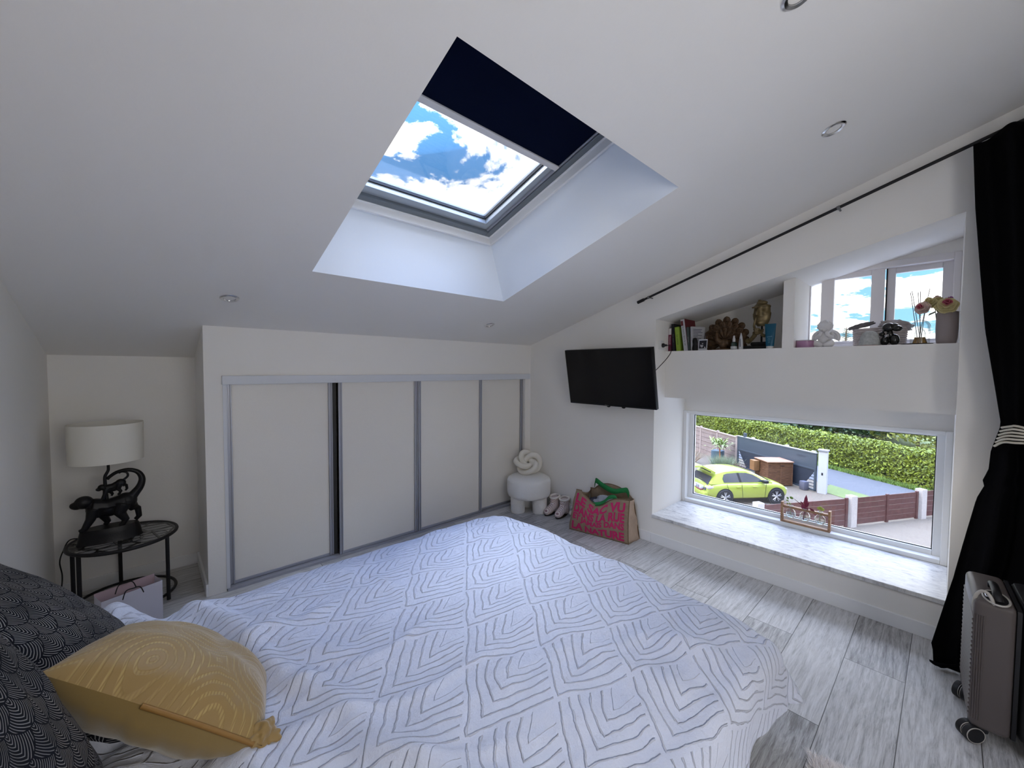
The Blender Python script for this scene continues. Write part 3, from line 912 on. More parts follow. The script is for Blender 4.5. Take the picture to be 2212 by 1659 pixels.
# plinth
mb.rings([[Vector(((.155 - i * .006) * math.cos(t) + .005, (.075 - i * .004) * math.sin(t), z)) + Vector((0, 0, 0)) for t in np.linspace(0, 2 * PI, 40, endpoint=False)] for i, z in enumerate((0, .014, .052, .078, .088))])
mb.build('plinth', BR, lp, smooth=50)
def monkey(s, tail_r, P):
    """P maps figure coordinates (x forward = -x, y, z) to local"""
    m = MB()
    def E(c, r, rot=None): m.ell(P(*c), tuple(v * s for v in r), rot, 18, 12)
    def T(pts, rs, n=10): m.tube([P(*p) for p in pts], [r * s for r in rs], n)
    E((.0, 0, .146), (.072, .044, .056), (0, .12, 0))      # chest
    E((-.052, 0, .150), (.052, .044, .058))                  # shoulders
    E((.078, 0, .172), (.058, .044, .056), (0, -.3, 0))      # rump
    T([(-.07, 0, .17), (.0, 0, .158), (.08, 0, .178)], [.050, .046, .048])
    E((-.108, 0, .203), (.044, .038, .040))                  # head
    E((-.142, 0, .188), (.030, .025, .023), (0, .35, 0))     # muzzle
    E((-.130, 0, .214), (.020, .024, .010))                  # brow
    E((-.098, .030, .206), (.009, .006, .012)); E((-.098, -.030, .206), (.009, .006, .012))
    T([(-.065, -.024, .160), (-.080, -.030, .095), (-.108, -.032, .040), (-.128, -.032, .030)], [.034, .024, .017, .014])
    T([(-.045, .024, .155), (-.028, .030, .095), (-.008, .032, .050), (-.020, .032, .030)], [.034, .024, .017, .014])
    T([(.070, -.026, .165), (.052, -.032, .105), (.078, -.034, .060), (.060, -.034, .030), (.045, -.034, .028)], [.040, .030, .020, .016, .013])
    T([(.090, .026, .165), (.118, .032, .110), (.135, .034, .105), (.140, .034, .050), (.122, .034, .030)], [.038, .026, .018, .016, .013])
    return m
big = monkey(1.0, 1.0, lambda x, y, z: Vector((x + .0, y, z + .060)))
big.tube([Vector(p) for p in [(.105, 0, .205), (.128, 0, .235), (.152, 0, .275), (.160, 0, .325), (.140, 0, .370), (.095, 0, .392), (.045, 0, .385), (.008, 0, .362), (-.010, 0, .343)]] if 0 else catmull([(.095, 0, .235), (.122, 0, .275), (.150, 0, .318), (.160, 0, .370), (.140, 0, .415), (.095, 0, .436), (.045, 0, .430), (.012, 0, .408), (-.004, 0, .390)], 6),
         [.010 + .022 * (1 - i / 48) ** 2.2 for i in range(49)], 12)
big.build('monkey_figure', BR, lp, remesh=.0035, sm_iter=2)
sm = .46
small = monkey(sm, 1, lambda x, y, z: Vector((x * sm + .022, y * sm, z * sm + .266 + x * .15)))
small.tube(catmull([(.052, 0, .362), (.074, 0, .376), (.092, 0, .396), (.088, 0, .418), (.066, 0, .427), (.050, 0, .420)], 6), [.008 - .0001 * i for i in range(31)], 10)
small.build('small_monkey_figure', BR, lp, remesh=.0022, sm_iter=1)
pts = catmull([Vector(p) for p in [(-.006, 0, .24), (-.010, 0, .30), (-.013, 0, .365), (-.012, 0, .41), (.0, 0, .44), (.004, 0, .46), (.002, 0, .53)]], 5)
MB().tube(pts, [.010 - .0001 * i for i in range(31)], 12).build('stem', BR, lp, smooth=60)
MB().lathe([(.012, .50), (.020, .52), (.020, .56)], n=20).build('socket', BR, lp, smooth=50)
SHD = mat('linen_shade', (.80, .77, .69), .9, bscale=260, bump=.35, bdist=.002)
R_ = .176
z0_, z1_ = .512, .752
MB().lathe([(R_ * .985, z0_), (R_, z1_), (R_ - .003, z1_), (R_ * .985 - .003, z0_), (R_ * .985, z0_)], n=72, caps=False).build('lamp_shade', SHD, lp, smooth=40)
mb = MB()
for k in range(3):
    t = k * 2 * PI / 3
    mb.tube([(0, 0, .545), ((R_ - .004) * math.cos(t), (R_ - .004) * math.sin(t), .715)], .0018, 6)
mb.build('shade_spider', BLK, lp, smooth=60)
cdm = mat('black_cable', (.012, .012, .012), .5)
pts = []
ctrl = [(-3.62, .36, TZ + .003), (-3.70, .40, TZ + .010), (-3.735, .42, TZ - .06), (-3.752, .43, .31), (-3.745, .44, .22), (-3.75, .44, .14), (-3.765, .45, .06), (-3.78, .46, .04)]
MB().tube(catmull(ctrl), .0035, 8).build('power_cord', cdm, lp, smooth=60, off=lp.location)
# paper gift bag under the table edge
PB = mat('white_card', (.62, .60, .66), .6); PBP = mat('pink_card', (.48, .36, .38), .6)
pb = thing('paper_bag', 'white and dusty pink paper gift bag with black handles beside the side table', 'paper bag', (-3.42, -.20, 0), (0, 0, math.radians(18)))
mb = MB()
x, y, H = .130, .055, .285
mb.add([(-x, -y, 0), (x, -y, 0), (x, y, 0), (-x, y, 0), (-x, -y, H), (x, -y, H), (x, y, H), (-x, y, H)], [(0, 1, 2, 3), (0, 1, 5, 4), (1, 2, 6, 5), (3, 0, 4, 7)])
mb.build('bag_body', PB, pb, solid=.0012)
MB().add([(-x, y, 0), (x, y, 0), (x, y, H + .012), (-x, y, H + .012)], [(0, 1, 2, 3)]).build('back_panel', PBP, pb, solid=.0012, label='dusty pink back panel')
for yy_ in (-y, y):
    MB().tube(catmull([(-.045, yy_, H - .03), (-.03, yy_, H + .012), (0, yy_ - .01, H + .018), (.03, yy_, H + .008), (.045, yy_, H - .03)]), .003, 6).build('handle', BLK, pb, smooth=60)
# ================================================================== TV
TVB = mat('tv_black', (.006, .006, .007), .45); TVS = mat('tv_screen', (.002, .002, .003), .16, spec=.35)
tilt = math.atan((.215 - .115) / .52)
tv = thing('television', 'flat black television tilted downwards on the wall beside the window recess', 'television', (-.165, -1.18, 1.472), (0, -tilt, 0))
MB().rbox(-.018, .022, -.468, .468, -.270, .270, .004).build('casing', TVB, tv, smooth=40)
MB().box(-.0195, -.0178, -.458, .458, -.255, .262).build('screen', TVS, tv)
for yy_ in (-.14, -.02 + .04):
    MB().ell((-.004, yy_, -.272), (.012, .020, .014), nu=16, nv=8).build('lower_bracket_tab', TVB, tv, smooth=60)
vs, fs = text_mesh('Qilive', .018, 0, 0)
MB().add(vs, fs, Matrix(((0, 0, -1, -.0202), (-1, 0, 0, .03), (0, 1, 0, -.264), (0, 0, 0, 1)))).build('brand_lettering', mat('logo_grey', (.30, .30, .30), .4), tv)
MB().rbox(.022, .07, -.20, .20, -.16, .12, .01).build('rear_housing', TVB, tv, smooth=40)
MB().box(.06, .150, -.05, .05, -.06, .06).build('wall_bracket', TVB, tv)
# cable from the tv to the socket in the side of the recess
so = thing('wall_socket', 'white square wall socket on the side of the recess by the television', 'socket', (.10, RY0, 1.765))
MB().rbox(-.042, .042, -.010, 0, -.042, .042, .004).build('socket_plate', mat('socket_white', (.72, .72, .71), .35), so, smooth=40)
MB().lathe([(.021, -.0), (.021, .006), (.017, .007), (.016, .002), (.0005, .002)], n=24, M=Matrix(((1, 0, 0, 0), (0, 0, -1, -.008), (0, 1, 0, 0), (0, 0, 0, 1)))).build('socket_well', mat('socket_white', (0, 0, 0)), so, smooth=40)
pc = thing('power_cable', 'black power cable with plug hanging from the wall socket down to the television', 'cable', (.10, RY0 - .02, 1.765))
MB().lathe([(.019, 0), (.019, .018), (.011, .026), (.008, .046)], n=20, M=Matrix(((1, 0, 0, .0), (0, 0, -1, .010), (0, 1, 0, 0), (0, 0, 0, 1)))).build('plug', BLK, pc, smooth=50)
MB().tube([Vector(p) - pc.location for p in catmull([(.10, RY0 - .055, 1.764), (.11, RY0 - .085, 1.755), (.12, RY0 - .082, 1.70), (.10, RY0 - .05, 1.64), (.04, RY0 - .03, 1.585), (-.03, RY0 - .02, 1.54), (-.09, RY0 + .02, 1.49), (-.105, RY0 + .05, 1.44)])], .0032, 8).build('cable', cdm, pc, smooth=60)
# ================================================================== STOOL, KNOT CUSHION, SLIPPERS
g = NG('boucle_white', .95)
g.b.inputs['Base Color'].default_value = (.82, .81, .79, 1); g.b.inputs['Sheen Weight'].default_value = .3
vn = g.n('ShaderNodeTexVoronoi', {'Scale': 95.0}); g.L.new(g.tc.outputs['Object'], vn.inputs['Vector'])
g.bump(g.math('ADD', vn.outputs['Distance'], g.math('MULTIPLY', g.noise(g.tc.outputs['Object'], 22, 5), 1.6)), .5, .005)
BC = g.m
st = thing('stool', 'round cream fluffy pouf stool with thick legs in the corner by the wardrobe', 'stool', (-.262, -.250, 0))
prof = [(.0005, .165), (.205, .165), (.228, .18), (.236, .205), (.238, .27), (.236, .335), (.226, .362), (.198, .378), (.10, .384), (.0005, .385)]
MB().lathe(prof, n=56, caps=False).build('seat', BC, st, smooth=60)
for k in range(3):
    t = math.radians(165 + k * 120)
    MB().lathe([(.070, 0), (.076, .01), (.078, .10), (.078, .18)], (.135 * math.cos(t), .135 * math.sin(t), 0), 28).build('leg', BC, st, smooth=60)
# knot cushion
KC = mat('knot_jersey', (.76, .73, .66), .9, bscale=160, bump=.3, bdist=.002, sheen=.3)
def knot_pt(t):
    # Turk's head style loop: p bights, q turns, alternately over and under
    p, q = 3, 5
    r = .090 + .036 * math.cos(q * t / 1.0 * 1.0)
    return r
pts = []
for i in range(260):
    t = 2 * PI * i / 260
    ph = 3 * t; th_ = 4 * t
    R1 = .088 + .044 * math.cos(th_)
    pts.append(Vector((R1 * math.cos(ph) * 1.0, R1 * math.sin(ph) * .86, .052 * math.sin(th_) * 1.0 + .020 * math.sin(th_ * 2))))
Mk = Matrix.Translation((0, 0, 0)) @ Euler((math.radians(56), math.radians(6), math.radians(-42))).to_matrix().to_4x4()
kz = min((Mk @ p).z for p in pts)
mb = MB(); mb.tube([Mk @ p for p in pts], .0295, 14, loop=True)
ko = mb.build('knot_cushion', KC, smooth=179)
ko.location = (-.235, -.205, .385 - kz + .026)
tag(ko, 'cream knotted rope cushion lying on the round fluffy stool', 'cushion')
# slippers
g = NG('striped_knit', .95)
P = g.sep(g.tc.outputs['Object'])
sl = g.math('ADD', P[2], g.math('MULTIPLY', P[0], -1.25))
sw = g.math('SINE', g.math('MULTIPLY', sl, 330.0))
stp = g.math('GREATER_THAN', sw, .55)
g.put(g.mix(stp, (.74, .65, .62), (.33, .21, .22)), g.b.inputs['Base Color'])
g.bump(g.math('ADD', sw, g.noise(g.tc.outputs['Object'], 200, 2)), .5, .003)
KN = g.m
CUF = mat('fleece_lining', (.78, .74, .69), .95, bscale=120, bump=.8, bdist=.005); SOL = mat('slipper_sole', (.03, .025, .025), .8)
def slipper(name, label, x, y, rz, pom):
    s = thing('slipper_boot', label, 'slipper', (x, y, 0), (0, 0, rz), 'pair of knitted slipper boots by the stool')
    # loft from toe (-x) to ankle
    m = MB()
    m.rings([[Vector((cx + dx * math.cos(t), ry * math.sin(t), cz + rz_ * math.cos(t))) for t in np.linspace(0, 2 * PI, 24, endpoint=False)] for cx, cz, ry, rz_, dx in
             [(-.135, .030, .010, .012, 0), (-.130, .033, .028, .022, 0), (-.110, .038, .040, .031, 0), (-.075, .044, .044, .038, 0), (-.035, .054, .043, .047, .006), (-.005, .068, .043, .055, .016),
              (.02, .080, .044, .060, .03)]])
    m.rings([[Vector((.035 + r * math.cos(t) + lean, r * .92 * math.sin(t), z)) for t in np.linspace(0, 2 * PI, 28, endpoint=False)] for z, r, lean in
             [(.014, .044, .005), (.03, .052, .0), (.06, .054, .0), (.09, .052, 0), (.12, .052, .0), (.15, .054, .002), (.165, .055, .004)]])
    m.build('knitted_upper', KN, s, remesh=.004, sm_iter=3)
    m = MB(); m.tube([(.039 + .053 * math.cos(t), .049 * math.sin(t), .168 + .008 * math.cos(t)) for t in np.linspace(0, 2 * PI, 28, endpoint=False)], .012, 10, loop=True)
    m.build('fleece_cuff', CUF, s, smooth=179)
    m = MB(); m.rings([[Vector((-.03 + a_ * math.cos(t), b_ * math.sin(t), z)) for t in np.linspace(0, 2 * PI, 30, endpoint=False)] for z, a_, b_ in ((0, .108, .040), (.010, .114, .044), (.016, .112, .043))])
    m.build('sole', SOL, s, smooth=50)
    if pom:
        for (a_, b_, c_, r) in pom:
            m = MB(); m.ell((a_, b_, c_), r, nu=18, nv=12)
            m.tube([(.06, b_ * .6, .13), (a_, b_, c_ + r)], .0025, 6)
            m.build('pompom', CUF, s, smooth=179)
slipper('s', 'pink striped slipper boot between the stool and its pair', -.122, -.478, math.radians(8), [(.05, .062, .085, .017)])
slipper('s', 'pink striped slipper boot with cream pompoms standing next to the shopping bag', -.100, -.600, math.radians(14), [(.03, -.078, .030, .024), (.07, -.066, .075, .020)])
# ================================================================== SHOPPING BAG
bg_ = thing('shopping_bag', 'brown woven shopping bag with pink lettering and green handles against the wall', 'bag', (-.18, -1.14, 0))
g = NG('jute', .85)
ob = g.tc.outputs['Object']
w1_ = g.n('ShaderNodeTexWave', {'Scale': 90.0}, bands_direction='Y'); w2_ = g.n('ShaderNodeTexWave', {'Scale': 90.0}, bands_direction='Z')
g.L.new(ob, w1_.inputs[0]); g.L.new(ob, w2_.inputs[0])
hh = g.math('MULTIPLY', w1_.outputs['Fac'], w2_.outputs['Fac'])
g.put(g.mix(g.noise(ob, 30, 4), (.20, .14, .09), (.36, .27, .18)), g.b.inputs['Base Color'])
g.bump(g.math('ADD', g.math('MULTIPLY', hh, .4), g.math('MULTIPLY', g.noise(ob, 9, 3), 2.0)), .5, .006)
JU = g.m
SID = mat('bag_side_kraft', (.52, .40, .31), .7, nscale=12, namt=.12, bscale=11, bump=.9, bdist=.02)
# rim profile along the front, back (heights) ; front face leans in a little at the top
def front(u, v):   # u 0..1 left(-> +y end) to right, v 0..1 up
    y = (.275 - u * .570) * (1 - .13 * v * (1 if u < .5 else .75) ) - .015
    top = .375 - .105 * math.exp(-((u - .42) / .22) ** 2) + .03 * (1 - u) * (1 if u < .08 else 0)
    if u < .12: top = .385
    z = v * top
    x = -.150 + .12 * u + .055 * v * v - .020 * math.sin(PI * u) * math.sin(PI * min(v * 1.1, 1))
    return Vector((x, y, z))
def back(u, v):
    y = (.275 - u * .570) * (1 - .16 * v) - .012
    top = .36 + .09 * math.sin(PI * min(max((u - .1) / .85, 0), 1)) ** .7
    x = .155 - .03 * v + .01 * math.sin(9 * u)
    return Vector((min(x, .164), y, v * top))
mb = MB(); mb.grid(lambda u, v: front(u, v), 36, 18); mb.build('front_panel', JU, bg_, smooth=60, solid=.002)
mb = MB(); mb.grid(lambda u, v: back(u, v), 30, 16); mb.build('back_panel', JU, bg_, smooth=60, solid=.002)
def side(u0, crease):
    def fn(w, v):
        a_ = front(u0, v); b_ = back(u0, v)
        p = a_.lerp(b_, w)
        p.y += crease * math.sin(PI * w) * v * (.75 + .25 * math.sin(7 * v))
        p.z -= .03 * math.sin(PI * w) * v
        p.y += .006 * math.sin(11 * v + 6 * w)
        return p
    return fn
mb = MB(); mb.grid(side(1.0, .035), 14, 18); mb.build('side_gusset', SID, bg_, smooth=60, solid=.002, label='pale kraft side facing the window')
mb = MB(); mb.grid(side(0.0, -.05), 14, 18); mb.build('side_gusset', JU, bg_, smooth=60, solid=.002)
mb = MB(); mb.add([front(0, 0), front(1, 0), back(1, 0), back(0, 0)], [(0, 1, 2, 3)]); mb.build('bottom_panel', JU, bg_, solid=.003)
mb = MB()
mb.tube([front(u, 1) for u in np.linspace(0, 1, 30)], .004, 6); mb.tube([front(1, v) for v in np.linspace(0, 1, 12)], .004, 6); mb.tube([back(u, 1) for u in np.linspace(0, 1, 30)], .004, 6)
mb.tube([back(1, v) for v in np.linspace(0, 1, 12)], .004, 6); mb.tube([front(u, .0) + Vector((0, 0, .004)) for u in np.linspace(0, 1, 12)], .004, 6)
mb.build('piping', mat('jute_piping', (.17, .11, .06), .8), bg_, smooth=60)
# lettering wrapped on the front
PK = mat('pink_print', (.50, .018, .115), .6)
mb = MB()
for row_, (s_, v0, v1) in enumerate((('LE SAC VU', .70, .93), ('DANS LA RUE', .47, .69), ('ET JAMAIS DANS', .26, .46), ('LA NATURE', .05, .25))):
    vs, fs = text_mesh(s_, 1.0, 0, .045)
    x0 = min(v.x for v in vs); x1 = max(v.x for v in vs); y0 = min(v.y for v in vs); y1 = max(v.y for v in vs)
    bm = bmesh.new()
    bv = [bm.verts.new(v) for v in vs]
    for f in fs:
        try: bm.faces.new([bv[i] for i in f])
        except Exception: pass
    bmesh.ops.triangulate(bm, faces=bm.faces)
    bmesh.ops.subdivide_edges(bm, edges=[e for e in bm.edges if e.calc_length() > .12], cuts=3)
    bmesh.ops.triangulate(bm, faces=bm.faces)
    bm.verts.index_update()
    out = []
    for v in bm.verts:
        u = .04 + .90 * (v.co.x - x0) / (x1 - x0)
        t = (v.co.y - y0) / (y1 - y0)
        wob = .006 * math.sin(u * 9 + row_)
        vv_ = v0 + (v1 - v0) * t + wob * (1 if 0 < row_ < 3 else .4)
        p = front(min(max(u, 0.001), .999), vv_)
        out.append(p + Vector((-.0035, -.0006, .0)))
    mb.add(out, [[v.index for v in f.verts] for f in bm.faces])
    bm.free()
mb.build('lettering', PK, bg_, label='pink slogan lettering')
GRN = mat('green_webbing', (.012, .17, .045), .7, bscale=80, bump=.4, bdist=.002)
def strap(pts, w=.026, nm='handle'):
    P_ = catmull(pts, 8)
    m = MB()
    R = []
    for i, p in enumerate(P_):
        R.append([p + Vector((0, 0, w / 2)) + Vector((.3 * w / 2, 0, 0)), p - Vector((0, 0, w / 2)) - Vector((.3 * w / 2, 0, 0))])
    m.rings(R, closed_u=False, caps=False)
    m.build(nm, GRN, bg_, smooth=60, solid=.003)
strap([(.118, .16, .40), (.10, .14, .455), (.09, .05, .425), (.07, -.08, .405), (.08, -.17, .43), (.11, -.20, .43), (.13, -.21, .38)], .045)
strap([(-.075, .20, .30), (-.065, .14, .285), (-.05, .05, .275), (-.04, -.04, .31), (-.02, -.10, .37), (-.0, -.15, .375), (-.01, -.17, .33), (-.03, -.15, .29)], .034)
CLG = mat('grey_clothes', (.36, .37, .41), .9, nscale=20, namt=.15, bscale=25, bump=1, bdist=.015); CLD = mat('dark_clothes', (.05, .05, .075), .9, bscale=25, bump=1, bdist=.01)
cl = []
def lump(name, label, c, r, rot, m, seed, f=3.0, amp=.35):
    mb = MB()
    Rm = Euler(rot).to_matrix()
    R = []
    for j in range(25):
        t = PI * j / 24
        ring = []
        for k in range(40):
            a_ = 2 * PI * k / 40
            d = Vector((math.sin(t) * math.cos(a_), math.sin(t) * math.sin(a_), -math.cos(t)))
            n_ = 1 + amp * mn.noise(d * f + Vector((seed, 0, 0))) + amp * .18 * mn.noise(d * f * 2.4 + Vector((seed, 5, 0)))
            ring.append(Rm @ Vector((d.x * r[0] * n_, d.y * r[1] * n_, d.z * r[2] * n_)))
        R.append(ring)
    mb.rings(R)
    o = mb.build(name, m, smooth=179)
    o.location = c
    return o
o = lump('folded_clothes', '', (-.130, -1.19, .275), (.055, .15, .075), (0, 0, .15), CLG, 3); tag(o, 'crumpled pale grey clothes lying in the brown shopping bag', 'clothes')
o = lump('clothes_bundle', '', (-.13, -1.05, .20), (.09, .13, .09), (.1, 0, 0), CLD, 9); tag(o, 'dark navy clothes stuffed under the grey ones in the shopping bag', 'clothes')
# ================================================================== CURTAIN AND ROD
rd = thing('curtain_rod', 'thin black curtain rod running up the wall below the sloping ceiling', 'curtain rod', (-.07, -1.43, 2.15))
def rodp(y): return Vector((-.07, y, 2.156 + (-1.449 - y) * (2.751 - 2.156) / (3.361 - 1.449)))
MB().tube([rodp(-1.46) - rd.location, rodp(-4.35) - rd.location], .0095, 14).build('pole', BLK, rd, smooth=60)
MB().tube([rodp(-1.415) - rd.location, rodp(-1.475) - rd.location], .014, 14).build('end_cap', BLK, rd, smooth=60)
for y in (-1.52, -2.805):
    m = MB(); m.tube([rodp(y) - rd.location, rodp(y) - rd.location + Vector((.068, 0, 0))], .006, 10); m.tube([rodp(y - .008) - rd.location, rodp(y + .008) - rd.location], .0125, 14)
    m.build('wall_bracket', mat('bracket_grey', (.16, .16, .17), .4), rd, smooth=60)
g = NG('black_curtain', .85)
g.b.inputs['Base Color'].default_value = (.0022, .0022, .003, 1); g.b.inputs['Specular IOR Level'].default_value = .05
CUR = g.m
edge_pts = [(2.85, -3.352), (2.721, -3.356), (2.39, -3.374), (2.03, -3.403), (1.745, -3.428), (1.44, -3.471), (1.265, -3.495), (1.132, -3.467), (1.03, -3.463), (.985, -3.445), (.95, -3.452), (.883, -3.429), (.625, -3.390), (.44, -3.363), (.30, -3.334), (.10, -3.292), (.085, -3.30), (.02, -3.305)]
def edge_y(z):
    for (za, ya), (zb, yb) in zip(edge_pts, edge_pts[1:]):
        if za >= z >= zb:
            t = (za - z) / (za - zb)
            return ya + (yb - ya) * t
    return edge_pts[-1][1]
def curt(u, v):
    z = .02 + (1 - v) * (2.72 - .02)
    yL = edge_y(z); yR = -4.30
    tie = math.exp(-((z - 1.2) / .35) ** 2)
    yR = yR + .35 * tie
    y = yL + (yR - yL) * u
    zz_ = z + (.305 * (-3.36 - y) * v_top(v)) 
    amp = .045 * (1 - .5 * tie) * min(1, .3 + u * 6)
    x = -.15 + amp * math.sin(u * 44 + .6 * math.sin(z * 2)) + .014 * math.sin(u * 17 + z * 3) - .16 * smooth01((.5 - z) / .5) * (.55 + .45 * math.sin(u * 21 + 1)) 
    return Vector((min(x, -.02), y, zz_))
def v_top(v): return (1 - v) ** 1.0
ct = thing('curtain', 'long black curtain tied back at the right side of the window wall', 'curtain', (-.15, -3.8, 0))
mb = MB(); mb.grid(curt, 220, 90)
mb.build('drape', CUR, ct, smooth=179, solid=.004, off=ct.location)
mb = MB(); mb.grid(lambda u, v: Vector((-.30 - .03 * math.sin(v * 5), -3.29 - .10 * v - .16 * u, .005 + .05 * math.sin(PI * v) * math.sin(PI * u) + .02)), 10, 10)
mb.build('trailing_hem', CUR, ct, smooth=179, solid=.01, off=ct.location)
TBM = mat('tieback_cream', (.58, .54, .46), .5)
tbk = thing('curtain_tieback', 'cream ribbed curtain tieback gathering the black curtain', 'curtain tieback', (-.26, -3.53, 1.24))
for k in range(6):
    m = MB(); z = 1.205 + k * .016
    m.tube([Vector(p) - tbk.location for p in catmull([(-.20, -3.475 - .004 * k, z - .012 + (k - 5) * .003), (-.235, -3.50 - .004 * k, z), (-.25, -3.54, z + .004), (-.255, -3.62, 1.215 + k * .011), (-.255, -3.75, 1.215 + k * .011)])], .0055, 8)
    m.build('rib', TBM, tbk, smooth=60)
# ================================================================== SUITCASE
SCM = mat('suitcase_taupe', (.10, .084, .080), .40, bscale=500, bump=.05, bdist=.001); SCL = mat('suitcase_rim', (.45, .42, .38), .3)
CHR = mat('chrome', (.7, .7, .72), .15, metal=1)
sc = thing('suitcase', 'taupe ribbed hard shell cabin suitcase on black wheels before the curtain', 'suitcase', (-.612, -3.518, 0), (0, 0, math.radians(3)))
W_, D_, H0, H1 = .18, .115, .062, .605
def shell(y0, y1, ribs):
    m = MB(); m.rbox(-W_, W_, y0, y1, H0, H1, .022, 4)
    return m
shell(.0, D_, 1).build('front_shell', SCM, sc, smooth=50)
m = MB()
for k in range(5):
    o_f = .004 + k * .006
    xr = -W_ - .001 + (.022 - math.sqrt(max(0, .022 ** 2 - max(0, .022 - o_f) ** 2)))
    m.tube([(xr, D_ - o_f, H0 + .04), (xr, D_ - o_f, H1 - .06)], .0024, 6)
m.build('side_ribs', SCM, sc, smooth=60)
for k in range(15):
    x = -W_ + .02 + k * (2 * W_ - .04) / 14
for k in range(22):
    z = H0 + .06 + k * .019
    m = MB(); m.tube([(-W_ + .012, D_ - .002, z - .006), (W_ - .012, D_ - .002, z + .006)], .0055, 8)
    m.build('rib', SCM, sc, smooth=60)
MB().rbox(-W_ + .004, W_ - .004, -.014, .004, H0 + .004, H1 - .004, .015).build('zip_band', BLK, sc, smooth=40)
MB().rbox(-W_, W_, -.13, -.014, H0, H1, .035, 4).build('rear_shell', mat('suitcase_shadow', (.012, .012, .013), .5), sc, smooth=50, label='rear half coloured black for shadow')  # rear half painted black in place of shadow
m = MB(); m.tube(catmull([(-W_ + .03, .045, H1 + .002), (-W_ + .045, .05, H1 + .022), (-.10, .05, H1 + .028), (-.02, .05, H1 + .028), (.0, .05, H1 + .018), (.01, .048, H1)]), .010, 10, flat=1.5)
m.build('top_handle', BLK, sc, smooth=60)
m = MB(); m.tube([(-W_ + .02, .05 + .036 * math.cos(t), H1 - .035 + .055 * math.sin(t)) if 0 else (-W_ + .07 + .075 * math.cos(t), .05 + .036 * math.sin(t), H1 + .001 + .0 * t) for t in np.linspace(0, 2 * PI, 30, endpoint=False)], .004, 8, loop=True)
m.build('handle_recess_rim', SCL, sc, smooth=60)
MB().rings([[(-W_ + .07 + .073 * math.cos(t), .05 + .034 * math.sin(t), z) for t in np.linspace(0, 2 * PI, 30, endpoint=False)] for z in (H1 - .002, H1 + .002)]).build('handle_recess', BLK, sc)
m = MB(); m.tube([(-W_ + .022 + .012 * math.cos(t), D_ + .002 - .030 + .026 * math.cos(t), H1 - .03 + .065 * math.sin(t)) for t in np.linspace(0, 2 * PI, 30, endpoint=False)], .006, 8, loop=True)
m.build('side_handle', SCL, sc, smooth=60, label='pale grey loop handle')
MB().box(-W_ + .03, -W_ + .085, .074, .084, H1 + .012, H1 + .018).build('handle_clasp', CHR, sc, bevel=.002)
MB().rbox(-.11, .11, -.10, -.02, H1 - .006, H1 + .012, .005).build('trolley_handle', BLK, sc, smooth=40)
for k, (x, y) in enumerate(((-W_ + .035, D_ - .03), (W_ - .035, D_ - .03), (-W_ + .035, -.10), (W_ - .035, -.10))):
    m = MB(); m.rbox(x - .028, x + .028, y - .028, y + .028, .048, .075, .008); m.box(x - .006, x + .006, y - .012, y + .012, .026, .06)
    h = m.build('caster_housing', BLK, sc, smooth=40)
    a_ = math.radians(25 * (1 if k % 2 else -1) + (60 if k == 0 else 35))
    for s_ in (-1, 1):
        Mw = Matrix.Translation((x - .022, y + .022, .036)) @ Matrix.Rotation(a_, 4, 'Z') @ Matrix.Translation((s_ * .0145, 0, 0)) @ Matrix.Rotation(PI / 2, 4, 'Y') @ Matrix.Scale(1.28, 4)
        MB().lathe([(.006, -.009), (.022, -.009), (.0275, -.007), (.028, 0), (.0275, .007), (.022, .009), (.006, .009)], n=32, M=Mw).build('wheel', BLK, h, smooth=40)
        MB().lathe([(.0235, -.0095), (.0255, -.0095), (.0255, .0095), (.0235, .0095)], n=32, caps=False, M=Mw).build('wheel_rim', SCL, h, smooth=40)
# ================================================================== FLUFFY RUG CORNER
g = NG('fur', .9)
g.put(g.mix(g.noise(g.tc.outputs['Object'], 25, 3), (.76, .70, .67), (.95, .92, .90)), g.b.inputs['Base Color'])
FUR = g.m
mb = MB()
rr = random.Random(3)
RC = Vector((-1.615, -3.195)); ra = math.radians(10)
def rugp(u, v): return Vector((RC.x + u * math.cos(ra) - v * math.sin(ra), RC.y + u * math.sin(ra) + v * math.cos(ra), 0))
HW, HH = .27, .17
N_ = 24
def rz(u, v):
    return .006 + .028 * (1 - (abs(u) / HW) ** 6) * (1 - (abs(v) / HH) ** 6) + .006 * mn.noise((u * 20, v * 20, 0))
mb.grid(lambda a_, b_: rugp(a_, b_) + Vector((0, 0, rz(a_, b_))), N_, N_, -HW, HW, -HH, HH)
for i in range(16000):
    u = rr.uniform(-HW, HW); v = rr.uniform(-HH, HH)
    p = rugp(u, v) + Vector((0, 0, rz(u, v) - .003))
    d = Vector((mn.noise((u * 12, v * 12, 3)) * 1.5 + rr.gauss(0, .4) + u * 3, mn.noise((u * 12, v * 12, 9)) * 1.5 + rr.gauss(0, .4) + v * 5, 1.0)).normalized()
    w = Vector((rr.gauss(0, 1), rr.gauss(0, 1), 0)).normalized() * .0011
    l = rr.uniform(.018, .034)
    q = p + d * l * .55; e = p + d * l + Vector((d.x, d.y, -.4)) * .006
    mb.add([p - w, p + w, q + w * .7, q - w * .7, e], [(0, 1, 2, 3), (3, 2, 4)])
tag(mb.build('fur_rug', FUR), 'small fluffy cream fur rug on the grey floor beside the bed', 'rug')
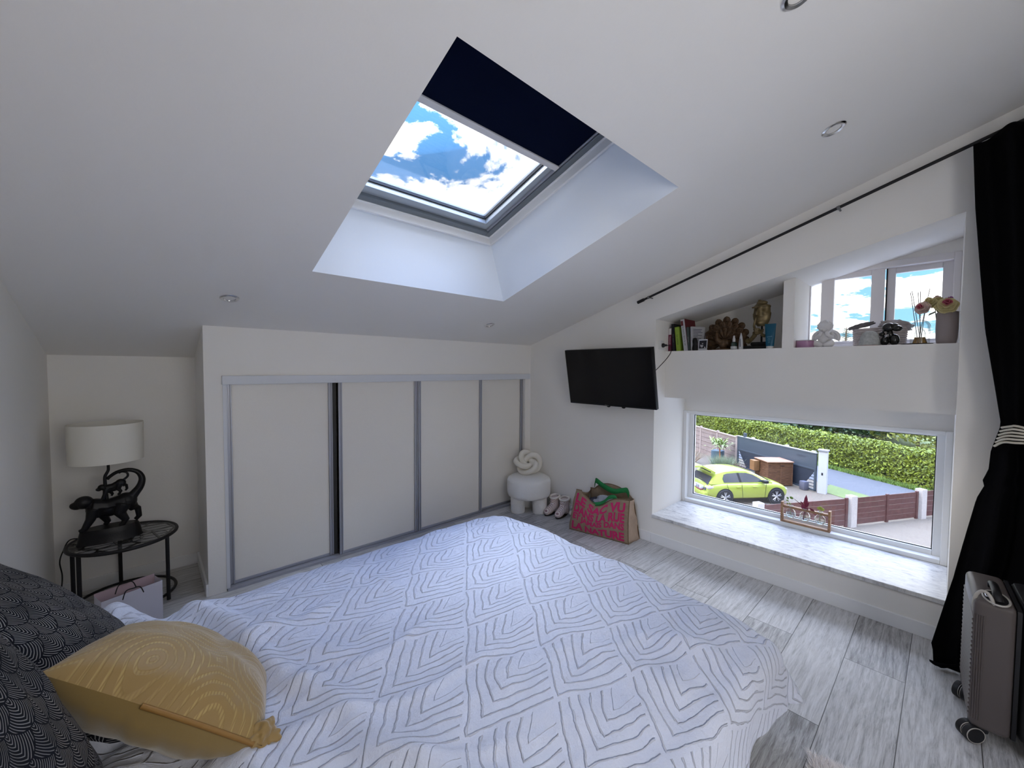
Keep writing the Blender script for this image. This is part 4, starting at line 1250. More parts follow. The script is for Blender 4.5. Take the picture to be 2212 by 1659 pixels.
# ================================================================== THINGS ON THE LEDGE (z = 1.716)
SZ = 1.716
SG = 'books on the ledge beside the window'
PAG = mat('book_pages', (.60, .56, .50), .8)
def book(label, y, w, h, d, col, lean=0.0, x=.235, spine_txt=None, tcol=(.7, .7, .7), cover2=None, yaw=0, extra=None, tsize=None):
    b = thing('book', label, 'book', (x, y, SZ), (lean, 0, math.radians(yaw)), SG)
    c = mat('cover_%02d%02d%02d' % tuple(int(v * 99) for v in col), col, .45)
    m = MB(); m.box(0, d, -w / 2, -w / 2 + .0018, 0, h); m.box(0, d, w / 2 - .0018, w / 2, 0, h); m.box(-.001, .002, -w / 2, w / 2, 0, h)
    m.build('cover', c, b)
    MB().box(.003, d - .003, -w / 2 + .0018, w / 2 - .0018, .003, h - .003).build('pages', PAG, b)
    if spine_txt:
        vs, fs = text_mesh(spine_txt, tsize or w * .62, 0, 0)
        MB().add(vs, fs, Matrix(((0, 0, -1, -.0016), (0, -1, 0, 0), (-1, 0, 0, h * .48), (0, 0, 0, 1)))).build('spine_lettering', mat('ink_%d%d%d' % tuple(int(v * 9) for v in tcol), tcol, .5), b)
    if extra: extra(b, w, h, d)
    return b
def lab(b, w, h, d):
    MB().box(-.0018, -.0010, -w / 2 + .002, w / 2 - .002, h * .72, h - .002).build('spine_label', mat('label_white', (.62, .60, .60), .5), b)
book('thin maroon book with a white label at the top of its spine, by the socket', -1.571, .029, .212, .14, (.12, .01, .035), 0, spine_txt='MARIAGE', tcol=(.55, .45, .48), extra=lab)
book('black book standing between the maroon book and the green one', -1.611, .024, .250, .16, (.012, .012, .016), math.radians(-4), spine_txt='THE  NIGHT', tcol=(.16, .15, .16))
book('bright green book between black covers on the ledge', -1.655, .038, .220, .15, (.24, .36, .045), math.radians(-6), spine_txt='La cuisine', tcol=(.05, .09, .02))
def redart(b, w, h, d):
    MB().box(-.0018, -.0010, -w * .1, w / 2 - .001, h * .80, h * .95).build('spine_emblem', mat('ink_red', (.12, .02, .02), .5), b)
    MB().box(.12, d, -w / 2 - .0012, -w / 2, .0, h).build('ochre_cover_part', mat('ochre_print', (.16, .08, .015), .5), b)
wb = book('tall white spined book leaning, with a dark red cover face, tallest on the ledge', -1.722, .036, .287, .215, (.45, .44, .47), math.radians(-8), spine_txt='Le sucre dans la vie', tcol=(.08, .08, .09), extra=redart)
MB().box(.0, .215, -.0196, -.0180, 0, .287).build('front_cover', mat('dark_red_cover', (.13, .012, .02), .5), wb)
book('thin grey green book squeezed between two white ones', -1.748, .019, .212, .15, (.05, .065, .065), math.radians(-5), spine_txt='VERTIGES', tcol=(.25, .25, .22))
def txt(b, w, h, d):
    m = MB()
    for k, wl in enumerate((.8, .72, .85, .45, .78, .4, .7)):
        z = h * (.90 - k * .062)
        m.box(.012, .012 + (d - .024) * wl, -w / 2 - .0010, -w / 2 - .0002, z - .005, z)
    m.build('cover_lines', mat('ink_greyblue', (.10, .10, .14), .6), b)
book('white paperback with grey text on its cover, rightmost of the books', -1.772, .017, .214, .145, (.42, .42, .44), math.radians(-3), yaw=-24, spine_txt='RECUEIL', tcol=(.25, .12, .14), extra=txt)
# small dark bust and pale candle
DK = mat('matte_black', (.008, .008, .009), .6)
o = MB().lathe([(.0005, 0), (.021, 0), (.022, .02), (.015, .055), (.020, .085), (.015, .108), (.0005, .114)], n=24).build('figurine', DK, smooth=60); o.location = (.235, -1.800, SZ)
tag(o, 'small black rounded figurine before the white paperback', 'figurine')
cd = thing('candle', 'small pale pink pillar candle between black figurine and photo', 'candle', (.275, -1.822, SZ))
MB().lathe([(.0005, 0), (.019, 0), (.020, .074), (.016, .075), (.0005, .071)], n=28).build('wax', mat('candle_wax', (.36, .30, .31), .5), cd, smooth=50)
MB().tube([(0, 0, .070), (.001, 0, .082)], .0012, 6).build('wick', DK, cd)
ph = thing('instant_photo', 'small white bordered instant photo standing against the brown peacock', 'photo', (.235, -1.864, SZ), (0, math.radians(8), 0))
MB().box(0, .002, -.037, .037, 0, .098).build('photo_paper', mat('photo_white', (.50, .50, .52), .4), ph)
MB().box(-.0006, 0, -.031, .031, .018, .088).build('dark_picture', mat('photo_dark', (.012, .010, .016), .3), ph)
m = MB(); m.add([(-.001, .016, .03), (-.001, .002, .026), (-.001, -.006, .046), (-.001, .024, .052)], [(0, 1, 2, 3)]); m.add([(-.001, -.004, .056), (-.001, .006, .054), (-.001, .008, .064), (-.001, -.002, .064)], [(0, 1, 2, 3)])
m.add([(-.001, -.012, .02), (-.001, -.026, .02), (-.001, -.022, .032), (-.001, -.014, .034)], [(0, 1, 2, 3)])
m.build('pale_shapes', mat('photo_pale', (.38, .35, .36), .4), ph)
# peacock
g = NG('aged_bronze', .5)
g.put(g.mix(g.noise(g.tc.outputs['Object'], 45, 3), (.018, .008, .004), (.13, .068, .028)), g.b.inputs['Base Color'])
g.b.inputs['Metallic'].default_value = .35
g.bump(g.noise(g.tc.outputs['Object'], 90, 4), .6, .004)
PEA = g.m
pk = thing('peacock_statue', 'bronze brown peacock statue with fanned tail feathers on the ledge', 'statue', (.34, -2.015, SZ))
def petal(ang, r0, r1, w, x):
    """feather pointing outwards in the y-z plane"""
    m = MB()
    dy, dz = math.sin(ang), math.cos(ang)
    c0 = Vector((x, 0, .085))
    def fn(u, v):
        s = r0 + (r1 - r0) * v
        ww = w * (.30 + .70 * smooth01(v * 1.5)) * math.sqrt(max(0.0, 1 - max(0, (v - .80) / .20) ** 2))
        t = (u - .5) * 2
        bulge = .007 * math.cos(t * 1.5) + .0015 * math.sin(v * 60 + abs(t) * 5)
        curl = -.012 * v * v
        p = c0 + Vector((curl - bulge, dy * s + dz * t * ww, dz * s - dy * t * ww))
        return p
    m.grid(fn, 8, 26)
    ec = fn(.5, .80) + Vector((-.004, 0, 0)); k_ = w * .42
    m.tube([ec + Vector((0, k_ * math.cos(q) * dz + 1.5 * k_ * math.sin(q) * dy, -k_ * math.cos(q) * dy + 1.5 * k_ * math.sin(q) * dz)) for q in np.linspace(0, 2 * PI, 16, endpoint=False)], .0022, 5, loop=True)
    m.ell(ec, (.003, w * .16, w * .20), nu=8, nv=6)
    m.tube([fn(.5, .1) + Vector((-.004, 0, 0)), fn(.5, .62) + Vector((-.004, 0, 0))], .0020, 5)
    return m
n_ = 0
for ring, (cnt, a_max, r1, w, xo) in enumerate(((11, 112, .205, .030, .02), (10, 98, .165, .028, -.004), (7, 75, .110, .022, -.026))):
    for k in range(cnt):
        a_ = math.radians(-a_max + 2 * a_max * k / (cnt - 1))
        rr1 = r1 * (1 - .16 * (abs(a_) / 2) ** 1.2) if ring == 0 else r1
        f = petal(a_, .02, rr1, w, xo).build('tail_feather', PEA, pk, smooth=60, solid=.003)
m = MB(); m.ell((-.05, .0, .055), (.045, .036, .050), (0, .3, 0)); m.tube(catmull([(-.06, .0, .06), (-.082, .035, .085), (-.086, .040, .120), (-.085, .040, .150)]), [.028 - .0007 * i for i in range(25)], 12)
m.ell((-.090, .042, .160), (.016, .012, .013)); m.tube([(-.098, .046, .160), (-.118, .052, .153)], [.006, .001], 8)
m.ell((-.03, -.03, .05), (.05, .03, .035), (0, .5, 0))
m.build('peacock_body', PEA, pk, remesh=.004, sm_iter=2)
m = MB()
for k in range(3): m.tube([(-.088, .042, .172), (-.088 - .004, .042 + (k - 1) * .008, .192)], [.0012, .003], 6)
m.build('head_crest', PEA, pk, smooth=60)
m = MB(); m.rings([[Vector((.085 * math.cos(t) - .01, .10 * math.sin(t), z)) for t in np.linspace(0, 2 * PI, 32, endpoint=False)] for z in (0, .006, .014)]); m.build('plinth', PEA, pk, smooth=40)
# bottles
sb_ = thing('serum_bottle', 'small dark green dropper bottle with white cap and label', 'bottle', (.225, -2.118, SZ))
MB().lathe([(.0005, 0), (.022, 0), (.024, .003), (.024, .052), (.018, .060), (.010, .064), (.0005, .064)], n=28).build('glass_body', mat('bottle_green', (.012, .03, .026), .12, coat=.5), sb_, smooth=50)
MB().lathe([(.0243, .004), (.0243, .026)], n=28, caps=False).build('label_band', mat('label_grey', (.45, .46, .47), .4), sb_, smooth=50)
MB().lathe([(.0115, .062), (.0115, .088), (.0105, .090), (.0075, .091), (.0075, .106), (.005, .113), (.0005, .115)], n=24).build('dropper_cap', mat('cap_white', (.55, .54, .56), .4), sb_, smooth=50)
tu = thing('cosmetic_tube', 'slim white pointed tube with dark print standing by the dropper bottle', 'tube', (.225, -2.170, SZ))
m = MB(); m.rings([[Vector((a_ * math.cos(t), b_ * math.sin(t), z)) for t in np.linspace(0, 2 * PI, 24, endpoint=False)] for z, a_, b_ in ((0, .016, .017), (.03, .016, .017), (.07, .012, .014), (.105, .005, .009), (.118, .002, .005), (.133, .001, .002))])
m.build('tube_body', mat('tube_white', (.48, .48, .50), .35), tu, smooth=50)
MB().add([(-.0175, -.004, .02), (-.0175, .002, .02), (-.0150, .004, .085), (-.0150, -.001, .085)], [(0, 1, 2, 3)]).build('printed_mark', mat('ink_dark', (.05, .05, .06), .5), tu)
# silence face statue
g = NG('aged_gold', .42)
g.put(g.mix(g.noise(g.tc.outputs['Object'], 30, 4), (.06, .042, .016), (.28, .21, .10)), g.b.inputs['Base Color'])
g.b.inputs['Metallic'].default_value = .45
g.bump(g.noise(g.tc.outputs['Object'], 70, 3), .25, .002)
GO = g.m
fc = thing('face_statue', 'aged gold statue of a face with hat and finger on the lips', 'statue', (.335, -2.275, SZ))
MB().rbox(-.045, .045, -.062, .115, 0, .030, .003).build('plinth', DK, fc, smooth=40)
MB().rbox(-.035, .035, -.062, .062, .030, .060, .012).build('plinth_step', DK, fc, smooth=40)
def Y(y): return y + 2.275
m = MB()
# mask: front points to -x, left cheek at +y, drawn against measured outline
def mask(u, v):
    a_ = (u - .5) * 2.5
    z = .185 + (v) * (.340 - .185) - .0
    wid = .062 * math.sqrt(max(.02, 1 - ((z - .290) / .115) ** 2)) * (1.06 if z < .29 else .98)
    yy = math.sin(a_) * wid - .012
    xx = -.045 * math.cos(a_) * (.6 + .4 * min(1, (z - .18) / .05))
    # nose
    xx -= .030 * math.exp(-((yy - .010) / .012) ** 2) * smooth01((z - .262) / .012) * smooth01((.345 - z) / .05) * (1 - .45 * smooth01((z - .275) / .05))
    # lips
    xx -= .010 * math.exp(-((yy - .004) / .024) ** 2) * (math.exp(-((z - .247) / .0065) ** 2) + math.exp(-((z - .233) / .007) ** 2))
    xx += .006 * math.exp(-((yy - .004) / .024) ** 2) * math.exp(-((z - .240) / .003) ** 2)
    # chin
    xx -= .012 * math.exp(-((yy - .002) / .02) ** 2 - ((z - .205) / .015) ** 2)
    # cheek hollow, eye socket
    xx += .014 * math.exp(-((abs(yy + .002) - .028) / .014) ** 2 - ((z - .322) / .016) ** 2)
    xx -= .007 * math.exp(-((abs(yy + .002) - .036) / .014) ** 2 - ((z - .286) / .018) ** 2)
    return Vector((xx, yy, z))
m.grid(mask, 60, 50)
m.build('mask_face', GO, fc, smooth=179, solid=.006)
m = MB()
def hat(u, v):
    a_ = 2 * PI * u
    r = .03 + .042 * v
    z = .352 + .036 * math.cos(v * PI * .5) ** 1 - .016 * v + .010 * math.sin(3 * a_ + 1) * v
    z = .385 - .045 * smooth01(v * 1.05) + .006 * math.sin(2 * a_) * v
    return Vector((-.012 + r * .62 * math.cos(a_) * v ** .5, -.005 + r * .92 * math.sin(a_) * v ** .5, z))
m.grid(hat, 40, 14)
m.build('hat_brim', GO, fc, smooth=179, solid=.010)
m = MB(); m.ell((-.012, -.010, .372), (.028, .040, .018)); m.ell((-.015, .002, .385), (.014, .018, .012), (0.5, 0, 0)); m.build('hat_crown', GO, fc, remesh=.003, sm_iter=2)
m = MB()   # hand
m.tube([Vector((-.01, .078, .066)), Vector((-.022, .052, .088)), Vector((-.035, .030, .112)), Vector((-.045, .022, .135))], [.016, .0155, .017, .020], 14)
m.ell((-.046, .008, .142), (.017, .026, .028))
m.tube([Vector((-.052, .024, .158)), Vector((-.068, .026, .185)), Vector((-.074, .020, .215)), Vector((-.072, .014, .243)), Vector((-.070, .013, .250))], [.0095, .0090, .0082, .0072, .004], 12)   # raised finger
for k in range(3):
    z = .158 - k * .0165
    m.tube([Vector((-.054, .030 - k * .004, z)), Vector((-.073, .018 - k * .003, z + .002)), Vector((-.075, -.002 - k * .003, z + .001)), Vector((-.060, -.012, z - .002))], [.0078, .0082, .0080, .0065], 10)
m.tube([Vector((-.040, -.012, .128)), Vector((-.050, -.028, .142)), Vector((-.058, -.034, .158))], [.011, .0095, .007], 10)                           # thumb
m.tube([Vector((-.030, -.014, .120)), Vector((-.020, -.035, .105)), Vector((-.005, -.05, .12))], [.014, .013, .010], 10)
m.build('hand', GO, fc, remesh=.0022, sm_iter=1)
m = MB(); m.tube([(-.01, .088, .066), (-.018, .072, .080)], [.024, .019], 14); m.build('sleeve_end', GO, fc, smooth=50)
m = MB(); m.tube([(0, -.01, .055), (-.005, -.012, .20)], .007, 10); m.build('support_rod', DK, fc, smooth=50)
# teal tube
tt = thing('cream_tube', 'teal blue cosmetic tube with white cap standing against the divider', 'tube', (.225, -2.374, SZ))
m = MB(); m.rings([[Vector((a_ * math.cos(t), b_ * math.sin(t), z)) for t in np.linspace(0, 2 * PI, 32, endpoint=False)] for z, a_, b_ in ((.018, .020, .027), (.05, .019, .029), (.10, .013, .033), (.15, .006, .036), (.176, .0012, .038), (.190, .0010, .038))])
m.build('tube_body', mat('teal_plastic', (.004, .070, .125), .35), tt, smooth=50)
MB().lathe([(.0005, 0), (.024, 0), (.0245, .003), (.024, .018), (.0005, .018)], n=32).build('cap', mat('cap_grey', (.50, .50, .50), .4), tt, smooth=50)
vs, fs = text_mesh('RIVAGES', .0095, 0, 0)
lb = MB(); lb.add(vs, fs, Matrix(((0, 0, -1, -.0176), (-1, 0, 0, 0), (.14, 1, 0, .090), (0, 0, 0, 1))))
for k, w_ in enumerate((.018, .022, .012, .016)): lb.box(-.0200, -.0196, -w_ / 2 + .003, w_ / 2, .076 - k * .010, .0775 - k * .010)
lb.build('print', mat('pale_blue_ink', (.22, .38, .45), .5), tt)
# right part: pink pot, angel, basket, dome, balloon animal, diffuser, vase
pp = thing('pink_pot', 'low mauve candle pot with pale rim beside the white angel', 'pot', (.27, -2.588, SZ))
MB().lathe([(.0005, 0), (.052, 0), (.055, .004), (.057, .048), (.053, .050), (.050, .044), (.0005, .044)], n=40).build('pot_body', mat('mauve_glass', (.38, .20, .33), .3, coat=.3), pp, smooth=50)
MB().lathe([(.0005, .050), (.057, .050), (.057, .056), (.0005, .057)], n=40).build('lid', mat('lid_pale', (.55, .55, .55), .3), pp, smooth=50)
ANG = mat('white_plaster', (.66, .65, .66), .6, bscale=60, bump=.3, bdist=.002)
an = thing('angel_figurine', 'white winged cherub figurine resting its head on its hands', 'figurine', (.31, -2.695, SZ))
m = MB()
m.ell((0, 0, .062), (.034, .040, .060)); m.ell((-.004, 0, .150), (.036, .043, .040)); m.ell((-.034, 0, .142), (.008, .007, .007)); m.ell((-.026, .019, .135), (.012, .012, .011)); m.ell((-.026, -.019, .135), (.012, .012, .011)); m.ell((-.026, 0, .122), (.012, .013, .010))
m.ell((-.004, .042, .146), (.006, .006, .009)); m.ell((-.004, -.042, .146), (.006, .006, .009))
m.tube([(-.0, .040, .100), (-.022, .046, .070), (-.040, .024, .085), (-.036, .014, .112)], [.015, .014, .012, .010], 12)
m.tube([(-.0, -.040, .100), (-.022, -.046, .070), (-.040, -.024, .085), (-.036, -.014, .112)], [.015, .014, .012, .010], 12)
m.tube([(-.005, .030, .025), (-.045, .045, .030), (-.050, .015, .016), (-.055, .004, .012)], [.026, .023, .017, .011], 12)
m.tube([(-.005, -.030, .025), (-.045, -.045, .030), (-.050, -.015, .016), (-.055, -.004, .012)], [.026, .023, .017, .011], 12)
m.ell((0, 0, .014), (.045, .050, .014))
m.build('cherub_body', ANG, an, remesh=.0028, sm_iter=2)
m = MB()
for k in range(26):
    a_ = k * 2.4; r_ = .6 + .4 * (k / 26)
    t = math.acos(1 - k / 26 * 1.0)
    m.ell((.004 + .034 * math.sin(t) * math.cos(a_), .040 * math.sin(t) * math.sin(a_), .154 + .036 * math.cos(t)), .0095, nu=10, nv=6)
m.build('curly_hair', ANG, an, remesh=.003, sm_iter=1)
for s_ in (1, -1):
    m = MB()
    def fn(u, v):
        r = .012 + .066 * v
        a_ = -.5 + 2.0 * u
        return Vector((.022 + .014 * v + .004 * math.sin(v * 22), s_ * (.026 + r * math.cos(a_) * .72), .068 + r * math.sin(a_) * .72 + .004))
    m.grid(fn, 16, 16)
    m.build('wing', ANG, an, smooth=60, solid=.008)
# woven basket with clothes on it
WIK = mat('white_wicker', (.50, .44, .43), .8, bscale=60, bump=.3, bdist=.003)
bk = thing('wicker_basket', 'oval white wicker basket behind the pale dome on the ledge', 'basket', (.44, -2.975, SZ))
m = MB()
for row_ in range(9):
    z = .008 + row_ * .0142
    cnt = 110
    pts = []
    for k in range(cnt):
        t = 2 * PI * k / cnt
        w = .004 * math.sin(k * 2 * PI / 5 + row_ * PI)
        s_ = 1 + .05 * row_ / 8
        pts.append(((.085 + w) * math.cos(t) * s_, (.128 + w) * math.sin(t) * s_, z))
    m.tube(pts, .0072, 6, loop=True)
m.build('woven_side', WIK, bk, smooth=179)
m = MB()
for k in range(22):
    t = 2 * PI * k / 22
    m.tube([(.085 * math.cos(t), .128 * math.sin(t), 0), (.089 * math.cos(t), .134 * math.sin(t), .124)], .0035, 6)
m.build('stakes', WIK, bk, smooth=60)
m = MB(); m.rings([[Vector((.086 * math.cos(t), .128 * math.sin(t), z)) for t in np.linspace(0, 2 * PI, 30, endpoint=False)] for z in (.0, .006)]); m.build('basket_bottom', WIK, bk)
o = lump('knitted_scarf', '', (0, 0, 0), (.022, .075, .016), (0, 0, 0), mat('grey_knit', (.14, .13, .135), .9, bscale=120, bump=.8, bdist=.004), 4, 2.5, .35)
o.location = (.40, -2.885, SZ + .150); o.rotation_euler = (math.radians(-14), 0, 0)
tag(o, 'dark grey knitted scarf lying over the left end of the wicker basket', 'scarf')
o = lump('folded_linen', '', (0, 0, 0), (.055, .082, .040), (0, 0, 0), mat('grey_linen', (.40, .37, .37), .9, bscale=30, bump=1, bdist=.01), 14, 2.8, .35)
o.location = (.45, -3.055, SZ + .140); o.rotation_euler = (math.radians(10), 0, 0)
tag(o, 'folded pale grey linen piled on the right end of the wicker basket', 'linen')
dm_ = thing('ceramic_dome', 'speckled pale grey ceramic dome with a pinkish base edge', 'ornament', (.255, -2.944, SZ))
MB().lathe([(.053, .004), (.054, .010), (.052, .035), (.047, .060), (.038, .082), (.026, .094), (.012, .099), (.0005, .1)], n=44).build('dome', mat('speckled_ceramic', (.40, .41, .40), .7, nscale=70, namt=.18), dm_, smooth=179)
MB().lathe([(.0005, 0), (.050, 0), (.053, .005), (.0005, .006)], n=44).build('base_ring', mat('terracotta_pink', (.35, .20, .19), .7), dm_, smooth=50)
ba = thing('balloon_animal_figurine', 'glossy black balloon animal figurine between dome and reed diffuser', 'figurine', (.27, -3.04, SZ))
GB = mat('glossy_black', (.004, .004, .005), .12, coat=.6)
m = MB()
for c_, r_ in (((0, -.024, .036), (.028, .026, .038)), ((-.002, .022, .030), (.024, .022, .032)), ((0, -.002, .075), (.016, .017, .026)), ((-.004, .006, .118), (.026, .032, .030)), ((.0, -.022, .122), (.020, .022, .022)),
               ((-.014, -.036, .108), (.020, .026, .019)), ((-.010, .036, .075), (.014, .016, .015)), ((-.006, .030, .092), (.006, .006, .006))):
    m.ell(c_, r_, nu=22, nv=14)
m.build('balloon_body', GB, ba, remesh=.0025, sm_iter=1)
m = MB()
for z in (.052, .060): m.tube([(-.024, .020, z), (-.027, .010, z + .007), (-.026, .002, z + .010)], .0022, 8)
m.build('silver_stripe', CHR, ba, smooth=60)
pl = tag(MB().lathe([(.0005, 0), (.066, 0), (.074, .006), (.073, .008), (.0005, .004)], c=(.295, -3.166, SZ), n=48).build('dish', mat('dish_black', (.02, .02, .025), .25), smooth=40), 'flat dark round dish under the reed diffuser', 'dish')
rdif = thing('reed_diffuser', 'amber reed diffuser under a clear glass dome beside the grey vase', 'diffuser', (.315, -3.178, SZ + .006))
CLG_ = glass_mat('clear_glass', (.93, .95, .95), .12)
MB().lathe([(.0455, 0), (.046, .09), (.043, .118), (.034, .138), (.020, .150), (.012, .153)], n=44, caps=False).build('glass_dome', CLG_, rdif, smooth=179)
m = MB(); m.tube([(.0455 * math.cos(t), .0455 * math.sin(t), .002) for t in np.linspace(0, 2 * PI, 40, endpoint=False)], .0012, 6, loop=True)
m.tube([(.0, .046 * math.sin(t), .102 + .051 * math.cos(t)) for t in np.linspace(-1.5, 1.5, 24)], .0009, 6)
m.build('dome_edge', mat('glass_edge', (.22, .25, .26), .2), rdif, smooth=60)
MB().lathe([(.0005, 0), (.033, 0), (.034, .003), (.024, .042), (.0005, .042)], n=40).build('amber_liquid', mat('amber', (.70, .34, .04), .08, trans=.75, ior=1.33), rdif, smooth=40)
MB().lathe([(.035, .0), (.0355, .004), (.0255, .044), (.026, .070), (.020, .088), (.010, .092), (.010, .104)], n=40, caps=False).build('bottle', CLG_, rdif, smooth=179)
for yy0, yy1, zz1, xx1 in ((-.004, .052, .335, .01), (.002, .044, .338, -.01), (.004, .018, .330, .015), (0, .006, .332, -.012), (-.004, -.034, .345, 0), (.002, -.020, .250, .01)):
    MB().tube([(-.002, -yy0 * 2, .01), (xx1, yy1, zz1)], .0017, 6).build('reed', mat('reed_grey', (.16, .14, .16), .8), rdif, smooth=60)
va = thing('flower_vase', 'tall pale taupe ceramic vase at the right end of the ledge', 'vase', (.31, -3.292, SZ))
MB().lathe([(.0005, 0), (.036, 0), (.043, .008), (.047, .04), (.0485, .10), (.048, .185), (.047, .196), (.043, .196), (.043, .10), (.0005, .02)], n=48).build('vase_body', mat('taupe_ceramic', (.34, .29, .28), .45, bscale=60, bump=.1, bdist=.002), va, smooth=50)
bq = thing('rose_bouquet', 'artificial cream roses with pink hearts in the taupe vase', 'flowers', (.31, -3.258, SZ + .20))
YC = mat('rose_cream', (.66, .58, .30), .7); PKC = mat('rose_pink', (.50, .12, .17), .7); VIO = mat('rose_violet', (.28, .05, .28), .7); PAL = mat('rose_pale', (.66, .50, .45), .7); LF = mat('leaf_dark', (.03, .06, .025), .6)
def rose(c_, R, aim, m_out, m_in, nm='rose'):
    mm_ = MB()
    x_, y_, n_v = frame_from(aim)
    MM = Matrix(((x_.x, y_.x, n_v.x, c_[0]), (x_.y, y_.y, n_v.y, c_[1]), (x_.z, y_.z, n_v.z, c_[2]), (0, 0, 0, 1)))
    k_ = 0
    for layer, (rad, cnt, tilt_, mi) in enumerate(((.20, 3, 1.35, 1), (.38, 4, 1.15, 1), (.60, 5, .85, 0), (.82, 5, .60, 0), (1.0, 6, .30, 0))):
        mm_.m = mi
        for j in range(cnt):
            a0 = j * 2 * PI / cnt + layer * .7
            def fn(u, v):
                a_ = a0 + (u - .5) * (2 * PI / cnt) * 1.5
                r = R * (.08 + (rad - .08) * v ** (1.2 if layer < 3 else .9)) + R * .05 * math.sin(u * PI * 3) * v
                z = R * (.9 * (1 - rad) * .5 + math.sin(tilt_) * .62 * v * (1 if layer < 3 else .9) - .30 * rad) - R * .12 * (abs(u - .5) * 2) ** 2 * v
                return MM @ Vector((r * math.cos(a_), r * math.sin(a_), z))
            mm_.grid(fn, 8, 6)
    return mm_.build(nm, [m_out, m_in], bq, smooth=179, solid=.0012)
rose((-.055, -.030, .035), .052, (-.80, -.05, .35), YC, PKC)
rose((-.025, .040, .055), .045, (-.6, .3, .8), YC, YC)
rose((-.050, .075, .030), .040, (-.9, .4, .2), PAL, PKC)
rose((.005, -.034, .062), .034, (-.2, -.5, .9), VIO, VIO)
rose((.020, .010, .070), .040, (.1, .1, 1), YC, PAL)
rose((.045, -.018, .040), .045, (.7, -.2, .5), YC, PKC)
m = MB()
for c_, d_ in (((-.05, .030, .015), (-.02, .05, -.012)), ((-.04, .02, .0), (-.03, .02, -.02)), ((-.02, -.06, .0), (-.01, -.03, -.01))):
    c_ = Vector(c_); d_ = Vector(d_); s_ = Vector((0, 0, 1)).cross(d_).normalized() * .014
    m.add([c_ - d_ * .2, c_ + d_ * .5 + s_, c_ + d_ * 1.3, c_ + d_ * .5 - s_], [(0, 1, 2, 3)])
m.build('leaves', LF, bq, smooth=60, solid=.001)
m = MB()
for c_ in ((-.03, -.02), (-.015, .02), (.01, -.03), (.02, .01)):
    m.tube([(c_[0] * .5, c_[1] * .5 - .012, -.17), (c_[0], c_[1], .03)], .002, 6)
m.build('stems', LF, bq, smooth=60)
# propagation rack on the lower window frame
rk = thing('propagation_rack', 'small wooden rack of three round glass bulbs on the lower window frame', 'plant stand', (.605, -2.56, .284))
g = NG('acacia', .5)
g.put(g.ramp(g.noise(g.mapping(g.tc.outputs['Object'], (40, 3, 40)), 3, 5), [(.3, (.22, .10, .045)), (.7, (.46, .27, .14))]), g.b.inputs['Base Color'])
ACA = g.m
for y in (-.158, .158):
    MB().rbox(-.022, .022, y - .0075, y + .0075, 0, .166, .002).build('upright', ACA, rk, smooth=40)
MB().rbox(-.020, .020, -.1505, .1505, .0, .016, .002).build('base_board', ACA, rk, smooth=40)
MB().rbox(-.016, .016, -.1505, .1505, .122, .140, .002).build('crossbar', ACA, rk, smooth=40)
WAT = glass_mat('water_tint', (.93, .95, .90), .10)
RT_ = mat('roots', (.40, .36, .28), .8)
def sprig(kind, y):
    if kind == 0:
        m = MB(); m.tube(catmull([(0, y, .07), (-.004, y + .002, .13), (.0, y + .014, .17), (-.006, y + .022, .20)]), .0014, 6)
        for (a_, b_, c_, r_) in ((-.006, y + .022, .205, .010), (-.006, y - .004, .212, .014), (-.004, y + .026, .182, .008), (-.003, y + .004, .160, .007), (-.004, y + .022, .158, .007)):
            m.ell((a_, b_, c_), (.003, r_, r_ * .7), (.5, .3, .2), 10, 6)
        return m, mat('leaf_green', (.16, .28, .05), .5)
    if kind == 2:
        m = MB(); m.tube([(0, y, .07), (0, y + .003, .165)], .0014, 6)
        for (b_, c_, r_) in ((y + .008, .172, .014), (y - .012, .170, .016), (y - .002, .180, .012), (y + .004, .130, .010), (y - .006, .125, .010)):
            m.ell((-.003, b_, c_), (.003, r_, r_ * .75), (.4, .4, .2), 10, 6)
        return m, mat('leaf_lime', (.34, .38, .06), .5)
    m = MB(); m.tube(catmull([(0, y + .01, .05), (-.002, y + .004, .12), (-.003, y, .16)]), .0035, 8)
    for (c0, c1, w_) in (((0, y, .155), (-.004, y - .006, .262), .014), ((0, y, .150), (-.016, y + .030, .205), .008), ((0, y, .15), (-.010, y - .026, .205), .010), ((0, y + .004, .130), (-.030, y + .014, .185), .017), ((0, y - .002, .12), (-.020, y - .020, .165), .012),
                         ((0, y - .030, .160), (-.012, y - .075, .112), .014), ((0, y, .15), (-.004, y + .085, .215), .003)):
        c0, c1 = Vector(c0), Vector(c1); d_ = c1 - c0; s_ = Vector((1, 0, .2)).cross(d_).normalized() * w_
        m.add([c0, c0 + d_ * .35 + s_, c0 + d_ * .7 + s_ * .75, c1, c0 + d_ * .7 - s_ * .75, c0 + d_ * .35 - s_, c0 + d_ * .5 + Vector((.004, 0, 0))], [(0, 1, 6), (1, 2, 6), (2, 3, 6), (3, 4, 6), (4, 5, 6), (5, 0, 6)])
    return m, mat('tradescantia', (.24, .035, .075), .5)
